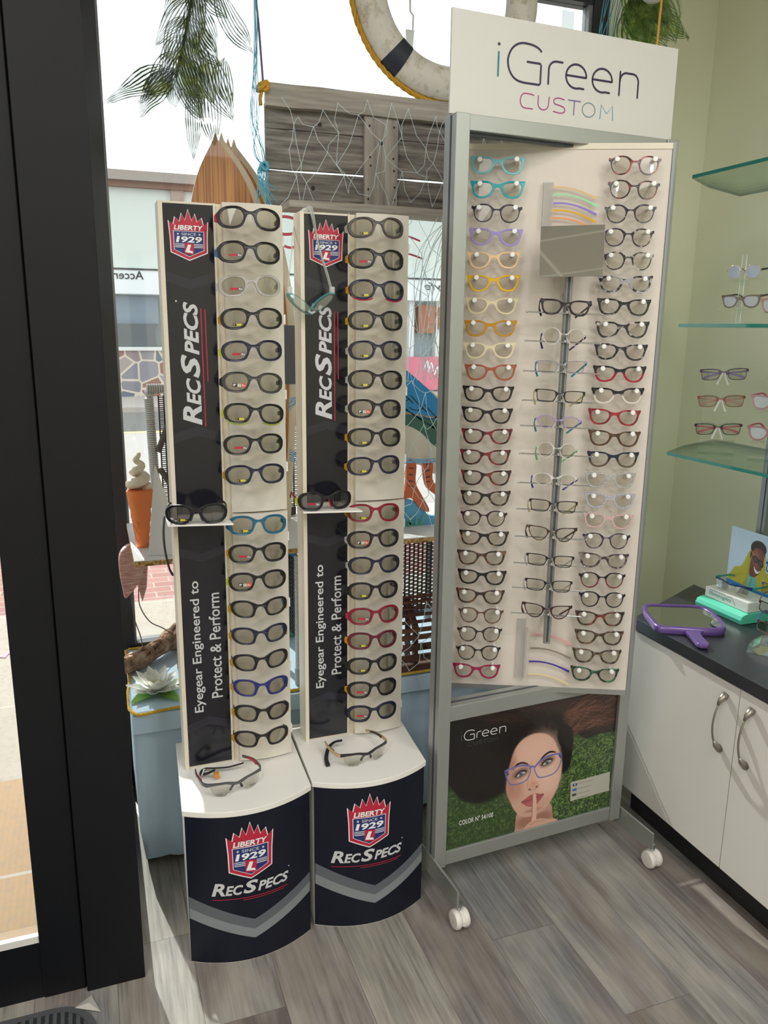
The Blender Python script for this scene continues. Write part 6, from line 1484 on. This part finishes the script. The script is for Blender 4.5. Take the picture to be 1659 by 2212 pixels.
# further frames at the picture's edge
for (x, y, z, cm, tm, lab) in ((1.72, 1.655, 1.312, 'dba6b4', 'c95878', 'upper pink clear'), (1.72, 1.655, 1.228, 'c98a96', 'c95878', 'lower pink clear'), (1.72, 1.66, 1.565, 'c9a8a0', 'c98a72', 'rose clear')):
    o = glasses('eyeglasses', 'classic', veil('clear '+lab, cm, .55, .1), veil('painted reflection lens', 'e2e8f4', .55, .05), 'open', mat('temple '+lab, tm, .3)); place(o, (x, y, z), rz=YAW-.3, rx=.05)  # same lens tint with the window reflection put into its colour
    tag(o, f'{lab} eyeglasses at the picture edge on the {"middle" if z > 1.5 else "lowest"} glass shelf', 'eyeglasses')
mm = empty('acrylic_glasses_stand', (1.73, 1.66, 1.158)); tag(mm, 'clear acrylic tray stand with pink frames at the picture edge on the lowest shelf', 'acrylic stand')
for z in (1.292, 1.208): yb(MB(), (1.735, 1.665, 0), YAW, -.05, .06, -.05, .0, z-.003, z+.001).build('tray', ACRY, mm)
MB().tube([(1.735, 1.665, 1.163), (1.735, 1.665, 1.34)], .007, 12).build('post', ACRY, mm)
yb(MB(), (1.735, 1.665, 0), YAW, -.055, .055, -.03, .03, 1.1585, 1.163).build('foot_plate', ACRY, mm)
mz = empty('acrylic_glasses_stand', (1.73, 1.66, 1.518)); tag(mz, 'clear acrylic tray at the picture edge on the middle glass shelf', 'acrylic stand')
yb(MB(), (1.735, 1.675, 0), YAW, -.05, .06, -.05, .0, 1.545, 1.549).build('tray', ACRY, mz); yb(MB(), (1.735, 1.675, 0), YAW, -.02, .02, -.03, .0, 1.5175, 1.545).build('tray_foot', ACRY, mz)
# pair on the white block
o = empty('eyeglasses', (1.80, 1.80, .752)); tag(o, 'dark blue half-rim eyeglasses with teal temples resting on the white block', 'eyeglasses')
place(o, (1.79, 1.80, .742), rz=-1.45, rx=.0)
bar([(-66, 6, 12), (-60, 3, 13), (-36, 0, 12), (-12, -2, 8), (0, -2, 8), (12, -2, 8), (36, 0, 12), (60, 3, 13), (66, 6, 12)], 2.6, [9, 7, 3.5, 3.5, 3.5, 3.5, 3.5, 7, 9]).build('brow_bar', bf, o, local=True)
for s_ in (-1, 1):
    bar([(s_*66, 6, 12), (s_*68, 30, 12), (s_*66, 75, 10), (s_*60, 100, 0)], 2.4, [8, 6, 5, 6]).build('temple_arm', mat('teal temple', '2f9c94', .3), o, local=True)
    L_ = smooth_loop([(s_*x, z) for x, z in [(12, 6), (20, 9), (40, 11.5), (58, 10), (58, -4), (50, -15), (34, -18), (18, -14)]], 3); n = len(L_)
    MB().prism([(x*.001, 0, z*.001) for x, z in L_], (0, .0012, 0)).build('lens', clear('demo lens', 'e6e4de'), o, local=True)
    bar([(s_*6, 0, 6), (s_*9, 6, 0), (s_*13, 8, -9)], 2, [2, 4, 5]).build('nose_pad', ACRY, o, local=True)
# worktop acrylic tower
tw = empty('acrylic_glasses_stand', (1.66, 1.50, .658)); tag(tw, 'clear acrylic tower stand with frames near the front edge of the dark worktop', 'acrylic stand')
c = (1.675, 1.520, 0); YT = -math.radians(50)
b = MB(); M_ = Matrix.Translation(c) @ Matrix.Rotation(YT, 4, 'Z')
P = [(-.06, -.035, .6585), (-.05, -.035, .672), (-.03, -.035, .690), (.04, -.035, .694), (.06, -.035, .6585)]
b.prism([M_ @ Vector(q_) for q_ in P], M_.to_3x3() @ Vector((0, .07, 0))); b.build('foot_block', clear('thick acrylic', 'f0f6f4', .15, .05), tw)
yb(MB(), c, YT, -.022, .022, .012, .018, .69, .89).build('back_plate', ACRY, tw)
for k, (z, st, fm, tm, lab) in enumerate(((.724, 'rect', tort('plum clear frame', '4c3038', '7a4a50', 'b09088', 60, .4, .7), mat('violet purple temple', '6c60b0', .3), 'plum and violet'), (.778, 'rect', mat('dark brown thin frame', '33262c', .25), mat('grey dark temple', '55505a', .3), 'dark brown'), (.829, 'rect', mat('steel blue frame', '4a5580', .25), mat('gold temple', 'b8a878', .3), 'steel blue'), (.862, 'rect', mat('bright blue thin frame', '2f48b0', .25), mat('clear blue temple', '8aa0e0', .3), 'bright blue'))):
    o = glasses('eyeglasses', st, fm, LENS, 'open', tm, PADS); q_ = M_ @ Vector((0.01, -.028 if k < 3 else .06, z)); place(o, q_, rz=YT-.05, rx=.12, ry=.22, sc=.92)
    tag(o, f'{lab} eyeglasses, {["lowest", "second from the bottom", "third from the bottom", "highest and farthest back"][k]} on the worktop acrylic tower', 'eyeglasses', 'frames on the worktop tower')
    if k < 3:
        b = MB()
        for s_ in (-1, 1): b.tube([M_ @ Vector((.01, -.03, z+.004)), M_ @ Vector((.01+s_*.020, -.034, z-.030))], .006, 8)
        yb(b, c, YT, -.01, .03, -.03, .012, z-.012, z-.004); b.build('nose_holder', ACRY, tw)
# entrance mat
fmx = empty('floor_mat', (-.35, 1.2, 0)); tag(fmx, 'dark ribbed entrance mat with rubber border at the foot of the glass door', 'floor mat')
q = NT('mat ribs'); x, y, z = q.sep(q.pos())[:3]; rb = q.math('FRACT', q.math('MULTIPLY', x, 62.)); nn = q.noise(q.pos(), 300, 3)
q.base(q.mix(q.math('GREATER_THAN', q.math('ADD', rb, q.math('MULTIPLY', nn, .4)), .7), '1b1d20', '4a4c50'), .95); q.bump(rb, .6, .004)
def rr(x0, x1, y0, y1, r): return arc(x1-r, y1-r, r, r, 0, 90, 7)+arc(x0+r, y1-r, r, r, 90, 180, 7)+arc(x0+r, y0+r, r, r, 180, 270, 7)+arc(x1-r, y0+r, r, r, 270, 360, 7)
MB().vprism(rr(-.95, -.078, .72, 1.645, .09), .0005, .004).build('rubber_border', mat('grey rubber', '4a4c4f', .7), fmx)
MB().vprism(rr(-.93, -.098, .74, 1.625, .07), .004, .009).build('ribbed_carpet', q.m, fmx)
MB().add([(-.125, 1.63, .0045), (-.09, 1.655, .0045), (-.07, 1.60, .0045), (-.095, 1.628, .0105)], [(0, 1, 3), (1, 2, 3), (0, 3, 2)]).build('worn_edge', mat('worn backing', 'b5b1aa', .8), fmx)
